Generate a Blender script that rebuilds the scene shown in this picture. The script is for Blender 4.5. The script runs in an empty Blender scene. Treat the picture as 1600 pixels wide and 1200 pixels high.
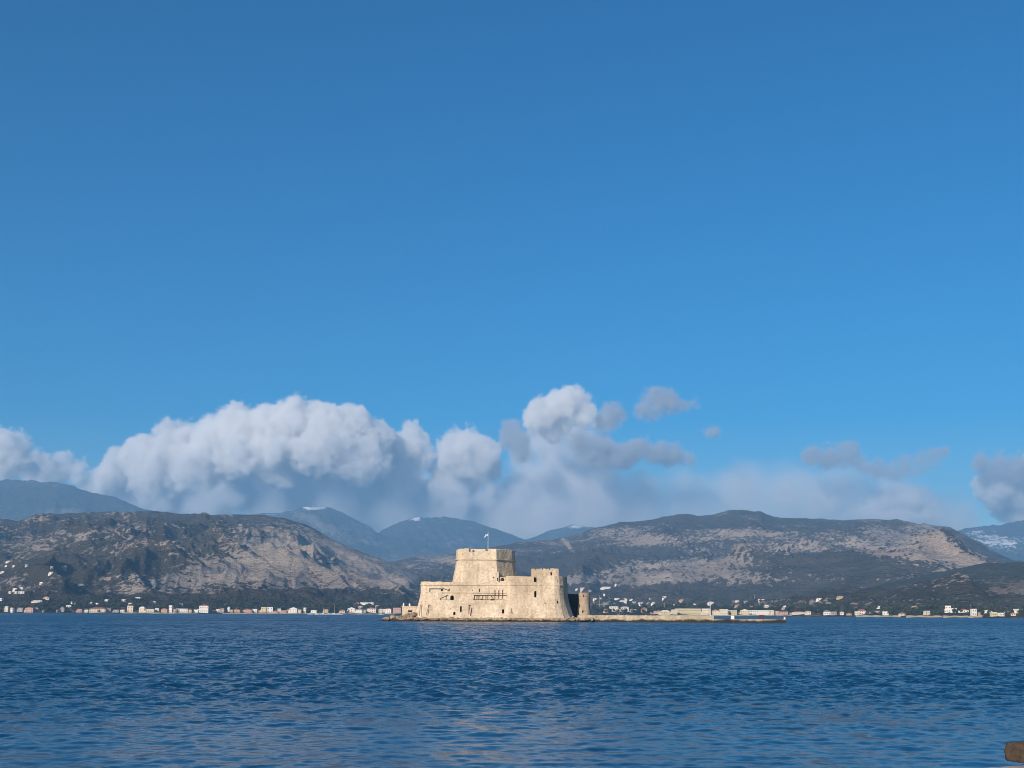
import bpy, bmesh, math, random
import numpy as np
from mathutils import Vector, Matrix
from mathutils.bvhtree import BVHTree
R = math.radians
random.seed(11); rng = np.random.RandomState(5)
SC = bpy.context.scene
COL = SC.collection
# ------------------------------------------------------------------ camera
F = 1920.0; CAMH = 2.6
PITCH = math.atan((959.0-600.0)/F); ROLL = 0.0045
fw = Vector((0, math.cos(PITCH), math.sin(PITCH)))
rt = Vector((math.cos(ROLL), 0, math.sin(ROLL)))
up0 = rt.cross(fw).normalized(); rt = fw.cross(up0).normalized()
CAM = Vector((0, 0, CAMH))
cd = bpy.data.cameras.new('camera'); cam = bpy.data.objects.new('camera', cd); COL.objects.link(cam)
M3 = Matrix((rt, up0, -fw)).transposed()
cam.matrix_world = Matrix.Translation(CAM) @ M3.to_4x4()
cd.sensor_width = 36; cd.lens = 36*F/1600.0; cd.clip_start = 0.5; cd.clip_end = 90000
SC.camera = cam
def ray(px, py):
    return (fw*F + rt*(px-800.0) - up0*(py-600.0))
def P(px, py, Y):                       # the point at pixel direction and distance Y
    d = ray(px, py); return CAM + d*(Y/d.y)
# ------------------------------------------------------------------ light
SUN_AZ, SUN_EL = 30.0, 23.0             # degrees left of straight behind the camera, elevation
sd = Vector((-math.sin(R(SUN_AZ))*math.cos(R(SUN_EL)), -math.cos(R(SUN_AZ))*math.cos(R(SUN_EL)), math.sin(R(SUN_EL))))
W = bpy.data.worlds.new('World'); SC.world = W; W.use_nodes = True
nt = W.node_tree; bg = nt.nodes['Background']
sky = nt.nodes.new('ShaderNodeTexSky'); sky.sky_type = 'NISHITA'; sky.sun_disc = False
sky.sun_elevation = R(SUN_EL); sky.sun_rotation = math.atan2(sd.x, sd.y)
sky.air_density = 1.0; sky.dust_density = 0.0; sky.ozone_density = 5.0; sky.altitude = 0
hs = nt.nodes.new('ShaderNodeHueSaturation'); hs.inputs['Saturation'].default_value = 1.52; hs.inputs['Hue'].default_value = 0.499
nt.links.new(sky.outputs[0], hs.inputs['Color']); nt.links.new(hs.outputs[0], bg.inputs[0])
bg.inputs[1].default_value = 0.081
sl = bpy.data.lights.new('sun', 'SUN'); sl.energy = 5.0; sl.angle = R(0.53); sl.color = (1.0, 0.87, 0.72)
so = bpy.data.objects.new('sun', sl); COL.objects.link(so); so.location = sd*200
so.rotation_euler = sd.to_track_quat('Z', 'Y').to_euler()
vs = SC.view_settings; vs.view_transform = 'Standard'; vs.look = 'None'; vs.exposure = 0.32; vs.gamma = 1
cy = SC.cycles
cy.use_denoising = True
try: cy.denoiser = 'OPENIMAGEDENOISE'; cy.denoising_input_passes = 'RGB_ALBEDO_NORMAL'; cy.denoising_prefilter = 'ACCURATE'
except Exception: pass
cy.max_bounces = 12; cy.diffuse_bounces = 2; cy.glossy_bounces = 3; cy.volume_bounces = 8; cy.transparent_max_bounces = 32
cy.volume_step_rate = 4; cy.volume_max_steps = 256; cy.sample_clamp_indirect = 6
cy.use_adaptive_sampling = False; cy.pixel_filter_type = 'BLACKMAN_HARRIS'; cy.filter_width = 0.9
# ------------------------------------------------------------------ helpers
def tag(o, label=None, cat=None, group=None, kind=None):
    if label: o['label'] = label
    if cat: o['category'] = cat
    if group: o['group'] = group
    if kind: o['kind'] = kind
    return o
def link_mesh(name, me, mat=None, parent=None):
    o = bpy.data.objects.new(name, me); COL.objects.link(o)
    if mat and not me.materials: me.materials.append(mat)
    if parent: o.parent = parent
    return o
def mesh_py(name, v, f, smooth=False):
    me = bpy.data.meshes.new(name); me.from_pydata([tuple(p) for p in v], [], f)
    if smooth: me.polygons.foreach_set('use_smooth', [True]*len(me.polygons))
    me.update(); return me
def grid_mesh(name, V, nu, nv, smooth=True):      # V (nu*nv,3), nv rows fastest
    me = bpy.data.meshes.new(name)
    i = np.arange(nu-1)[:, None]*nv + np.arange(nv-1)[None, :]
    q = np.stack([i, i+nv, i+nv+1, i+1], -1).reshape(-1, 4)
    me.vertices.add(nu*nv); me.vertices.foreach_set('co', V.astype(np.float32).ravel())
    me.loops.add(q.size); me.loops.foreach_set('vertex_index', q.astype(np.int32).ravel())
    me.polygons.add(len(q)); me.polygons.foreach_set('loop_start', np.arange(0, q.size, 4, dtype=np.int32))
    me.polygons.foreach_set('loop_total', np.full(len(q), 4, dtype=np.int32))
    me.polygons.foreach_set('use_smooth', np.ones(len(q), dtype=bool) if smooth else np.zeros(len(q), dtype=bool))
    me.update(calc_edges=True); return me
class MB:
    def __init__(s): s.v = []; s.f = []
    def add(s, v, f):
        n = len(s.v); s.v += [tuple(p) for p in v]; s.f += [tuple(i+n for i in q) for q in f]
    def box(s, x0, x1, y0, y1, z0, z1):
        s.add([(x0,y0,z0),(x1,y0,z0),(x1,y1,z0),(x0,y1,z0),(x0,y0,z1),(x1,y0,z1),(x1,y1,z1),(x0,y1,z1)],
              [(0,3,2,1),(4,5,6,7),(0,1,5,4),(1,2,6,5),(2,3,7,6),(3,0,4,7)])
    def tube(s, a, b, r0, r1=None, n=8):
        a = Vector(a); b = Vector(b); r1 = r0 if r1 is None else r1
        d = (b-a).normalized(); u = d.orthogonal().normalized(); w = d.cross(u)
        v = [a+(u*math.cos(k*2*math.pi/n)+w*math.sin(k*2*math.pi/n))*r0 for k in range(n)]
        v += [b+(u*math.cos(k*2*math.pi/n)+w*math.sin(k*2*math.pi/n))*r1 for k in range(n)]
        s.add(v, [(k, (k+1) % n, n+(k+1) % n, n+k) for k in range(n)]+[tuple(range(n))[::-1], tuple(range(n, 2*n))])
    def mesh(s, name, smooth=False): return mesh_py(name, s.v, s.f, smooth)
    def build(s, name, mat, parent=None, smooth=False): return link_mesh(name, s.mesh(name, smooth), mat, parent)
# numpy value noise
def _h(ix, iy, s):
    h = (ix.astype(np.int64)*374761393 + iy.astype(np.int64)*668265263 + s*1274126177) & 0xffffffff
    h = ((h ^ (h >> 13))*1274126177) & 0xffffffff
    return ((h ^ (h >> 16)) & 0xffffff)/float(0xffffff)
def vn(x, y, s=0):
    x = np.asarray(x, float); y = np.asarray(y, float)
    ix = np.floor(x); iy = np.floor(y); fx = x-ix; fy = y-iy
    u = fx*fx*fx*(fx*(fx*6-15)+10); v = fy*fy*fy*(fy*(fy*6-15)+10)
    a = _h(ix, iy, s); b = _h(ix+1, iy, s); c = _h(ix, iy+1, s); d = _h(ix+1, iy+1, s)
    return (a*(1-u)+b*u)*(1-v)+(c*(1-u)+d*u)*v
def fbm(x, y, o=5, s=0, g=0.5):
    t = 0; a = 1; n = 0
    for k in range(o):
        c, q = math.cos(.6*k), math.sin(.6*k)
        t = t+a*(vn((x*c-y*q)*2**k, (x*q+y*c)*2**k, s+k*7)*2-1); n += a; a *= g
    return t/n
def ridged(x, y, o=5, s=0, g=0.5):
    t = 0; a = 1; n = 0
    for k in range(o):
        c, q = math.cos(.5*k), math.sin(.5*k)
        r = 1-np.abs(vn((x*c-y*q)*2**k, (x*q+y*c)*2**k, s+k*7)*2-1)
        t = t+a*r*r; n += a; a *= g
    return t/n
# ------------------------------------------------------------------ materials
def mat(name):
    m = bpy.data.materials.new(name); m.use_nodes = True
    return m, m.node_tree, m.node_tree.nodes['Principled BSDF']
def N(t, kind, **k):
    n = t.nodes.new(kind)
    for a, b in k.items():
        if a.startswith('_'): setattr(n, a[1:], b)
        else: n.inputs[a.replace('__', ' ')].default_value = b
    return n
def ramp(t, fac, stops):
    r = t.nodes.new('ShaderNodeValToRGB'); e = r.color_ramp.elements
    while len(e) < len(stops): e.new(0.5)
    for q, (p, c) in zip(e, stops): q.position = p; q.color = tuple(c)+(1,) if len(c) == 3 else c
    t.links.new(fac, r.inputs[0]); return r.outputs[0]
def mixc(t, fac, a, b):
    m = t.nodes.new('ShaderNodeMix'); m.data_type = 'RGBA'
    for s, v in ((0, fac), (6, a), (7, b)):
        if isinstance(v, (tuple, float, int)): m.inputs[s].default_value = (tuple(v)+(1,)) if isinstance(v, tuple) else v
        else: t.links.new(v, m.inputs[s])
    return m.outputs[2]
def noise(t, vec, scale, detail=6, rough=0.6, dist=0.0):
    n = t.nodes.new('ShaderNodeTexNoise'); n.inputs['Scale'].default_value = scale
    n.inputs['Detail'].default_value = detail; n.inputs['Roughness'].default_value = rough; n.inputs['Distortion'].default_value = dist
    t.links.new(vec, n.inputs['Vector']); return n.outputs[0]
def mapping(t, vec, scale=(1,1,1), rot=(0,0,0), loc=(0,0,0)):
    m = t.nodes.new('ShaderNodeMapping'); m.inputs['Scale'].default_value = scale
    m.inputs['Rotation'].default_value = rot; m.inputs['Location'].default_value = loc
    t.links.new(vec, m.inputs[0]); return m.outputs[0]
def math_(t, op, a, b=0.0, clamp=False):
    m = t.nodes.new('ShaderNodeMath'); m.operation = op; m.use_clamp = clamp
    for s, v in ((0, a), (1, b)):
        if isinstance(v, (int, float)): m.inputs[s].default_value = v
        else: t.links.new(v, m.inputs[s])
    return m.outputs[0]
def bump(t, h, strength, dist, bsdf):
    b = t.nodes.new('ShaderNodeBump'); b.inputs['Strength'].default_value = strength; b.inputs['Distance'].default_value = dist
    t.links.new(h, b.inputs['Height']); t.links.new(b.outputs[0], bsdf.inputs['Normal']); return b
def objco(t): return t.nodes.new('ShaderNodeTexCoord').outputs['Object']
def simple(name, col, rough=0.8, var=0.15, scale=1.0, metal=0.0):
    m, t, b = mat(name); n = noise(t, objco(t), scale, 5, 0.6)
    c0 = tuple(c*(1-var) for c in col); c1 = tuple(min(1, c*(1+var)) for c in col)
    t.links.new(ramp(t, n, [(0.3, c0), (0.7, c1)]), b.inputs['Base Color'])
    b.inputs['Roughness'].default_value = rough; b.inputs['Metallic'].default_value = metal
    b.inputs['Specular IOR Level'].default_value = 0.25
    return m
def stone_mat(name, c0, c1, c2, tide=0.0, joints=True):
    m, t, b = mat(name); co = objco(t)
    big = noise(t, co, 0.10, 6, 0.62); fine = noise(t, co, 1.3, 6, 0.7)
    col = ramp(t, big, [(0.34, c0), (0.52, c1), (0.68, c2)])
    col = mixc(t, math_(t, 'MULTIPLY', ramp(t, fine, [(0.38, (1,1,1)), (0.56, (0,0,0))]), 0.5), col, tuple(c*0.62 for c in c0))
    st = noise(t, mapping(t, co, (0.55, 0.55, 0.05)), 1.0, 5, 0.65)         # rain streaks
    col = mixc(t, math_(t, 'MULTIPLY', ramp(t, st, [(0.53, (0,0,0)), (0.64, (1,1,1))]), 0.42), col, tuple(c*0.55 for c in c0))
    if joints:
        br = t.nodes.new('ShaderNodeTexBrick'); t.links.new(mapping(t, co, (1,1,1), (R(90),0,0)), br.inputs['Vector'])
        br.inputs['Scale'].default_value = 1.0; br.inputs['Brick Width'].default_value = 1.1; br.inputs['Row Height'].default_value = 0.5
        br.inputs['Mortar Size'].default_value = 0.05; br.inputs['Color1'].default_value = (1,1,1,1); br.inputs['Color2'].default_value = (.82,.82,.82,1)
        br.inputs['Mortar'].default_value = (.6,.58,.54,1)
        mm = t.nodes.new('ShaderNodeMix'); mm.data_type = 'RGBA'; mm.blend_type = 'MULTIPLY'
        t.links.new(math_(t, 'MULTIPLY', ramp(t, noise(t, co, 0.25, 4), [(0.42, (0,0,0)), (0.6, (1,1,1))]), 0.55), mm.inputs[0])
        t.links.new(col, mm.inputs[6]); t.links.new(br.outputs[0], mm.inputs[7]); col = mm.outputs[2]
    # old patches of darker repair
    pt = noise(t, mapping(t, co, (0.35, 0.35, 0.22)), 1.0, 4, 0.5)
    col = mixc(t, math_(t, 'MULTIPLY', ramp(t, pt, [(0.58, (0,0,0)), (0.62, (1,1,1))]), 0.42), col, tuple(c*0.7 for c in c1))
    if tide > 0:
        z = t.nodes.new('ShaderNodeSeparateXYZ'); t.links.new(co, z.inputs[0])
        zz = math_(t, 'ADD', z.outputs[2], math_(t, 'MULTIPLY', noise(t, co, 0.45, 4), -tide*1.6))
        r = ramp(t, math_(t, 'DIVIDE', math_(t, 'ADD', zz, tide*0.8), tide*1.2), [(0.35, (1,1,1)), (0.75, (0,0,0))])
        col = mixc(t, r, col, (0.035, 0.028, 0.018))
    t.links.new(col, b.inputs['Base Color']); b.inputs['Roughness'].default_value = 0.92
    b.inputs['Specular IOR Level'].default_value = 0.15
    hh = math_(t, 'ADD', fine, math_(t, 'MULTIPLY', noise(t, co, 0.45, 5, 0.7), 1.5))
    bump(t, hh, 0.8, 0.16, b)
    return m
M = {}
M['fort'] = stone_mat('fort_limestone', (0.48,0.375,0.265), (0.66,0.53,0.385), (0.76,0.63,0.475))
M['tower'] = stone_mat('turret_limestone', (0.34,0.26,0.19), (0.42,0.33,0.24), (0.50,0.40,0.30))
M['shade_stone'] = stone_mat('return_wall_shade', (0.08,0.06,0.045), (0.12,0.09,0.07), (0.17,0.13,0.10))  # shade of the return wall is put into this dark stone colour
M['pier'] = stone_mat('pier_stone', (0.34,0.27,0.19), (0.46,0.38,0.27), (0.56,0.48,0.36), tide=1.3)
M['rock'] = stone_mat('islet_rock', (0.20,0.15,0.10), (0.36,0.28,0.19), (0.50,0.40,0.28), tide=0.9, joints=False)
M['quay'] = stone_mat('near_quay', (0.36,0.27,0.22), (0.45,0.35,0.29), (0.52,0.42,0.35), joints=False)
M['block'] = simple('brown_block', (0.11,0.065,0.035), 0.9, 0.35, 9)
M['timber'] = simple('weathered_timber', (0.10,0.07,0.045), 0.9)
M['dark'] = simple('dark_opening', (0.02,0.017,0.015), 0.9)
M['white'] = simple('white_paint', (0.72,0.70,0.66), 0.7, 0.06)
M['house_white'] = simple('whitewash', (0.78,0.73,0.66), 0.8, 0.08, 0.1)
M['house_cream'] = simple('cream_render', (0.70,0.60,0.45), 0.8, 0.1, 0.1)
M['house_tan'] = simple('tan_render', (0.52,0.38,0.26), 0.85, 0.12, 0.1)
M['house_pink'] = simple('pink_render', (0.55,0.36,0.29), 0.85, 0.12, 0.1)
M['house_grey'] = simple('grey_render', (0.40,0.37,0.35), 0.85, 0.12, 0.1)
M['house_yellow'] = simple('yellow_render', (0.66,0.55,0.33), 0.85, 0.1, 0.1)
M['roof_red'] = simple('terracotta_roof', (0.34,0.13,0.08), 0.85, 0.2, 0.4)
M['roof_white'] = simple('pale_roof', (0.80,0.76,0.70), 0.7, 0.08, 0.2)
M['roof_grey'] = simple('grey_roof', (0.26,0.24,0.23), 0.85, 0.15, 0.3)
M['glass'] = simple('window_dark', (0.03,0.035,0.04), 0.3)
M['seawall'] = simple('old_sea_wall', (0.30,0.27,0.205), 0.9, 0.25, 0.08)
M['trunk'] = simple('bark', (0.09,0.065,0.045), 0.95, 0.3, 2)
M['red'] = simple('dark_red_paint', (0.13,0.02,0.02), 0.5)
M['metal'] = simple('pale_metal', (0.70,0.70,0.68), 0.5, 0.05, 3)
def leaf_mat(name, c):
    m, t, b = mat(name); n = noise(t, objco(t), 0.35, 4)
    t.links.new(ramp(t, n, [(0.35, tuple(x*0.6 for x in c)), (0.65, tuple(x*1.4 for x in c))]), b.inputs['Base Color'])
    b.inputs['Roughness'].default_value = 0.8; b.inputs['Specular IOR Level'].default_value = 0.2; return m
M['leaf'] = leaf_mat('leaf_dark', (0.035,0.05,0.025)); M['leaf2'] = leaf_mat('leaf_olive', (0.075,0.08,0.045))
M['leaf3'] = leaf_mat('leaf_cypress', (0.022,0.036,0.02))
# ------------------------------------------------------------------ hills
def hill_mat(name, scrub, scrub2, rock, rock2, snow=None, scale=1.0):
    m, t, b = mat(name); co = objco(t)
    at = t.nodes.new('ShaderNodeAttribute'); at.attribute_name = 'rocky'; rk = at.outputs['Fac']
    sep = t.nodes.new('ShaderNodeSeparateColor'); t.links.new(at.outputs['Color'], sep.inputs[0])
    n1 = noise(t, mapping(t, co, (1,0.6,3.0)), 0.0032*scale, 9, 0.72, 0.4)
    n2 = noise(t, mapping(t, co, (1,0.7,2.0)), 0.022*scale, 5, 0.75)
    s = math_(t, 'ADD', math_(t, 'MULTIPLY', n1, 1.0), math_(t, 'MULTIPLY', n2, 0.75))
    s = math_(t, 'ADD', s, math_(t, 'MULTIPLY', sep.outputs[0], 0.38))
    n3 = noise(t, mapping(t, co, (1,0.8,1.6)), 0.055*scale, 3, 0.7)
    s = math_(t, 'ADD', s, math_(t, 'MULTIPLY', math_(t, 'SUBTRACT', n3, 0.5), 1.1))
    f = ramp(t, s, [(0.985, (0,0,0)), (1.05, (1,1,1))])
    sc_ = ramp(t, noise(t, co, 0.006*scale, 7, 0.7), [(0.35, scrub), (0.65, scrub2)])
    rc = ramp(t, noise(t, mapping(t, co, (1,1,4)), 0.004*scale, 6, 0.6), [(0.35, rock), (0.62, rock2)])
    rc = mixc(t, sep.outputs[1], rc, (0.50, 0.38, 0.29))
    col = mixc(t, f, sc_, rc)
    if snow:
        col = mixc(t, ramp(t, math_(t, 'ADD', math_(t, 'MULTIPLY', sep.outputs[2], 0.55), math_(t, 'ADD', math_(t, 'MULTIPLY', n2, 0.9), math_(t, 'MULTIPLY', n3, 0.5))), [(0.93, (0,0,0)), (1.02, (1,1,1))]), col, (0.75,0.76,0.78))
    t.links.new(col, b.inputs['Base Color']); b.inputs['Roughness'].default_value = 1.0; b.inputs['Specular IOR Level'].default_value = 0.0
    bump(t, math_(t, 'ADD', n2, math_(t, 'MULTIPLY', n1, 2.0)), 1.0, 22.0/scale, b)
    return m
M['hill'] = hill_mat('limestone_scrub', (0.050,0.047,0.036), (0.095,0.080,0.058), (0.25,0.21,0.18), (0.41,0.345,0.285))
M['hill_low'] = hill_mat('foothill_fields', (0.045,0.052,0.036), (0.085,0.080,0.055), (0.15,0.12,0.10), (0.24,0.20,0.155))
M['far'] = hill_mat('far_mountain', (0.03,0.04,0.03), (0.055,0.058,0.045), (0.15,0.14,0.125), (0.22,0.19,0.165), snow=True, scale=0.5)
HILLS = []
def interp(pts, x):
    xs = [p[0] for p in pts]; ys = [p[1] for p in pts]
    # smooth cubic-ish interpolation by sampling + light blur
    return np.interp(x, xs, ys)
def hill(name, sil, front, crest, material, foot=1.0, amp=0.22, gsc=700.0, step=1.6, rows=200, seed=1, patches=(), power=1.5, back=0.35, foot_px=None, label=None, undul=0.0):
    x0, x1 = sil[0][0], sil[-1][0]
    nu = int((x1-x0)/step)+1; nv = rows
    px = np.linspace(x0, x1, nu)
    py = interp(sil, px)
    k = np.ones(5)/5.0
    pad = np.concatenate([py[:1].repeat(2), py, py[-1:].repeat(2)]); py = np.convolve(pad, k, 'valid')
    py = py + 0.9*fbm(px/9.0, px*0+seed, 4, seed)
    Df = np.array([front(p) for p in px]) if callable(front) else np.full(nu, float(front))
    Dc = np.array([crest(p) for p in px]) if callable(crest) else np.full(nu, float(crest))
    # direction of each column at its crest
    D = np.array([[*ray(a, b)] for a, b in zip(px, py)])
    tx = D[:, 0]/D[:, 1]; tz = D[:, 2]/D[:, 1]
    T = np.concatenate([np.linspace(0, 1, int(nv*0.85)), np.linspace(1, 1+back, nv-int(nv*0.85)+1)[1:]])
    Y = Df[:, None] + T[None, :]*(Dc-Df)[:, None]
    X = tx[:, None]*Y
    zc = (tz*Dc+CAMH)[:, None]
    prof = np.where(T <= 1, T**power*(1.0-0.12*np.sin(T*math.pi*1.0)), 1-((T-1)/back)**1.5*0.9)[None, :]
    wx = X + 260*fbm(X/900, Y/900, 3, seed+90); wy = Y + 260*fbm(X/900, Y/900, 3, seed+70)
    g = ridged(wx/gsc, wy/(gsc*2.0), 6, seed, 0.52)
    g2 = ridged(wx/(gsc*0.33)+wy/(gsc*0.9), wy/(gsc*0.7), 5, seed+33, 0.55)
    big = fbm(X/(gsc*2.2), Y/(gsc*2.6), 3, seed+17)
    env = np.clip(T/0.12, 0, 1)[None, :]*np.clip(0.35+T*1.2, 0, 1)[None, :]*(1-0.9*np.exp(-((T-1)/0.2)**2))[None, :]
    z = zc*(prof + env*amp*((g-0.45)*1.2+(g2-0.4)*0.75+big*undul*2))
    el = (z-CAMH)/Y; mx = el.max(1); tgt = tz
    w = np.clip((T-0.3)/0.7, 0, 1)**1.5; w = (w*w*(3-2*w))[None, :]
    corr = (tgt*Dc+CAMH)/np.maximum(mx*Dc+CAMH, 1.0)
    sm = np.convolve(np.pad(corr, 4, mode='edge'), np.ones(9)/9, 'valid')
    z = z*(1+(np.minimum(sm, 1.4)[:, None]-1)*w)
    rough = (fbm(X/55, Y/80, 4, seed+5)*0.012+(ridged(X/150+Y/500, Y/330, 4, seed+6)-.4)*0.06)*zc*np.clip(T*2.5, 0, 1)[None, :]*(1-0.6*np.exp(-((T-1)/0.1)**2))[None, :]
    z = z + rough
    z = np.where(T[None, :] < 0.001, foot-3, np.maximum(z, foot*0.2))
    V = np.stack([X, Y, z], -1).reshape(-1, 3)
    me = grid_mesh(name, V, nu, nv)
    # natural colour regions (bare rock, ochre rock, snow) given where they lie on the slope
    d = V - np.array([0, 0, CAMH]); 
    c = d@np.array(fw); sx = 800+F*(d@np.array(rt))/c; sy = 600-F*(d@np.array(up0))/c
    A = np.zeros((len(V), 4), np.float32); A[:, 3] = 1
    for (cx, cyy, rx, ry, ang, st, ch) in patches:
        ca, sa = math.cos(R(ang)), math.sin(R(ang))
        u = ((sx-cx)*ca+(sy-cyy)*sa)/rx; v = (-(sx-cx)*sa+(sy-cyy)*ca)/ry
        e = st*np.exp(-(u*u+v*v)**1.3)
        A[:, ch] += e
        if ch == 1: A[:, 0] += 0.9*e
    A[:, 1:3] = np.clip(A[:, 1:3], 0, 1)
    ca_ = me.color_attributes.new('rocky', 'FLOAT_COLOR', 'POINT'); ca_.data.foreach_set('color', A.ravel())
    o = link_mesh(name, me, material); tag(o, label, None, None, 'structure')
    HILLS.append((o, V, nu, nv)); return o
def shoreY(px):
    return float(np.interp(px, [-900, 0, 600, 1120, 1300, 1600, 2400], [1900, 2000, 2150, 2080, 1750, 1400, 1250]))
# left limestone hill
hill('hill', [(-700,870),(-400,840),(-200,822),(0,812),(30,814),(60,803),(130,801),(230,799),(330,804),(400,805),(450,810),(480,821),(520,843),(560,860),(600,876),(640,892),(680,911),(720,930),(770,944),(800,950)],
     lambda p: shoreY(p)+120, lambda p: 5200, M['hill'], seed=3, amp=0.37, gsc=650, power=1.35, step=1.7, rows=230, undul=0.3,
     patches=[(560,870,90,14,24,.5,0),(380,880,90,18,-5,.4,0),(500,845,70,12,20,.4,0),(420,855,75,22,8,.6,0),(300,905,130,24,-14,.55,0),(480,885,90,26,25,.45,0),(600,905,75,14,24,.6,0),(650,905,50,7,25,.5,0),
              (450,840,45,6,22,.55,1),(540,868,60,6,26,.4,1),(150,833,55,6,-6,.5,1),(230,850,50,9,-3,.4,1),(270,822,60,4,0,.3,1),(40,855,50,12,0,.3,0),
              (170,905,50,7,-10,.3,1),(60,812,30,4,0,.6,1),(560,900,110,16,20,.35,0),(430,900,80,20,0,.35,0),(120,935,400,9,0,-.5,0),(480,930,100,10,0,-.7,0),(640,930,60,16,0,-.6,0),(100,880,90,22,0,-.12,0),(330,812,200,6,0,-.3,0),(340,838,50,10,0,-.2,0)])
# right mountain
hill('mountain', [(560,905),(600,880),(640,871),(690,867),(730,860),(800,849),(860,843),(890,838),(930,826),(970,816),(1010,815),(1060,804),(1080,805),(1110,806),(1140,797),(1190,799),(1212,809),(1250,809),(1310,812),(1400,811),(1440,819),(1480,823),(1510,836),(1550,860),(1580,874),(1640,890),(1700,900),(1800,920)],
     lambda p: shoreY(p)+150, lambda p: 7200, M['hill'], seed=21, amp=0.37, gsc=900, power=1.45, step=1.7, rows=270, undul=0.35,
     patches=[(1010,843,85,11,6,.55,1),(1100,838,60,7,-4,.35,1),(1200,833,90,6,2,.5,1),(1350,852,70,9,14,.6,1),(1250,856,50,12,0,.45,1),(1470,845,80,16,38,.5,1),(1450,860,110,18,20,.6,0),
              (1050,895,120,17,-8,.6,0),(940,895,70,10,-16,.45,0),(1150,905,90,14,10,.45,0),(1150,870,90,22,0,.25,0),(700,873,60,7,0,.7,0),(888,852,14,3,50,.9,1),(830,848,50,3,0,.35,1),
              (1300,830,160,8,0,-.1,0),(1100,815,260,8,0,-.35,0),(850,885,90,16,0,-.6,0),(1300,885,120,18,0,-.35,0),(1100,925,330,10,0,-.9,0),(1420,880,90,14,15,.2,0),(1310,908,50,5,10,.35,1),(1500,868,60,9,20,.4,1),(900,905,40,5,0,.4,0),(1080,868,170,5,0,-.5,0),(930,868,110,6,-6,-.6,0),(1250,872,110,7,4,-.4,0)])
# near brown hill on the right
hill('hill', [(1180,958),(1240,948),(1300,932),(1350,920),(1400,908),(1450,898),(1500,888),(1540,880),(1600,877),(1700,872),(1850,880),(2100,905)],
     lambda p: shoreY(p)+90, lambda p: 3600, M['hill_low'], seed=44, amp=0.25, gsc=420, power=1.3, step=2, rows=150, undul=0.3,
     patches=[(1470,930,70,9,12,.55,0),(1570,920,60,12,-12,.6,0),(1340,940,60,7,0,.5,0),(1430,938,60,8,0,.45,0),(1420,905,90,8,-18,-.4,0),(1280,938,20,4,0,.6,1)])
# far blue mountains
hill('mountain', [(-500,735),(-250,740),(-60,747),(0,750),(60,751),(90,755),(130,765),(160,773),(190,780),(220,795),(260,801),(330,809),(420,835),(480,860)],
     9000, 12500, M['far'], seed=61, amp=0.25, gsc=1500, power=1.2, step=3, rows=120, patches=[(100,798,26,5,0,.9,0),(190,790,30,6,10,.4,0),(120,780,200,20,0,-.5,0)])
hill('mountain', [(330,850),(370,812),(400,803),(430,801),(450,799),(470,793),(495,791),(515,793),(540,804),(570,818),(590,831),(620,848),(660,862),(720,880)],
     9500, 13500, M['far'], seed=67, amp=0.28, gsc=1500, power=1.2, step=3, rows=120, patches=[(490,794,22,3,0,.9,2),(500,820,50,9,30,.6,0),(590,850,40,4,15,.5,0),(420,802,20,3,0,.4,2)])
hill('mountain', [(540,870),(580,838),(620,816),(650,809),(700,808),(740,814),(770,826),(800,836),(840,852),(880,870)],
     10000, 14200, M['far'], seed=71, amp=0.25, gsc=1500, power=1.2, step=3, rows=110, patches=[(650,811,12,3,0,.8,2),(735,826,26,8,20,.25,2),(660,818,30,6,0,.2,2)])
hill('mountain', [(760,870),(800,852),(830,840),(860,829),(900,820),(925,824),(960,835),(1000,850),(1060,870)],
     10500, 15000, M['far'], seed=73, amp=0.25, gsc=1500, power=1.2, step=3, rows=110, patches=[(900,823,20,3,0,.7,2)])
hill('mountain', [(1400,880),(1460,838),(1500,828),(1530,822),(1560,820),(1600,812),(1680,806),(1800,800),(2000,810)],
     9500, 13800, M['far'], seed=77, amp=0.3, gsc=1400, power=1.2, step=3, rows=120, patches=[(1545,843,46,15,20,.52,2),(1598,846,30,10,0,.45,2)])
# coastal plain, flat land the town stands on
pxs = np.linspace(-1500, 3000, 451)
rowsY = np.array([-3, 0, 3, 25, 100, 300, 900, 3000, 12000.])
V = []
for p in pxs:
    d = ray(p, 958); s = shoreY(p) + 9*float(fbm(np.array(p/14.0), np.array(2.0), 4, 9))
    for j, r in enumerate(rowsY):
        y = s+r; V.append((d.x/d.y*y, y, (-1.5, 0.35, 0.7, 1.1, 1.4, 1.4, 1.2, 0.8, 0.5)[j]))
plain = link_mesh('ground', grid_mesh('ground', np.array(V), len(pxs), len(rowsY)), M['hill_low']); tag(plain, kind='structure')
# ray casting to rest things on the land
def _bvh(o):
    me = o.data; nv = len(me.vertices); co = np.empty(nv*3, np.float32); me.vertices.foreach_get('co', co)
    ix = np.empty(len(me.loops), np.int32); me.loops.foreach_get('vertex_index', ix)
    return BVHTree.FromPolygons(co.reshape(-1, 3).tolist(), ix.reshape(-1, 4).tolist())
LAND = [_bvh(HILLS[i][0]) for i in (0, 1, 2)] + [_bvh(plain)]
def land(px, py):
    best = None; d = ray(px, py).normalized()
    for b in LAND:
        h = b.ray_cast(CAM, d)
        if h[0] is not None and (best is None or h[3] < best[1]): best = (h[0], h[3])
    return best[0] if best else None
def drop(x, y):
    zz = -9
    for b in LAND:
        h = b.ray_cast(Vector((x, y, 3000)), Vector((0, 0, -1)))
        if h[0] is not None: zz = max(zz, h[0].z)
    return zz
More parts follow.
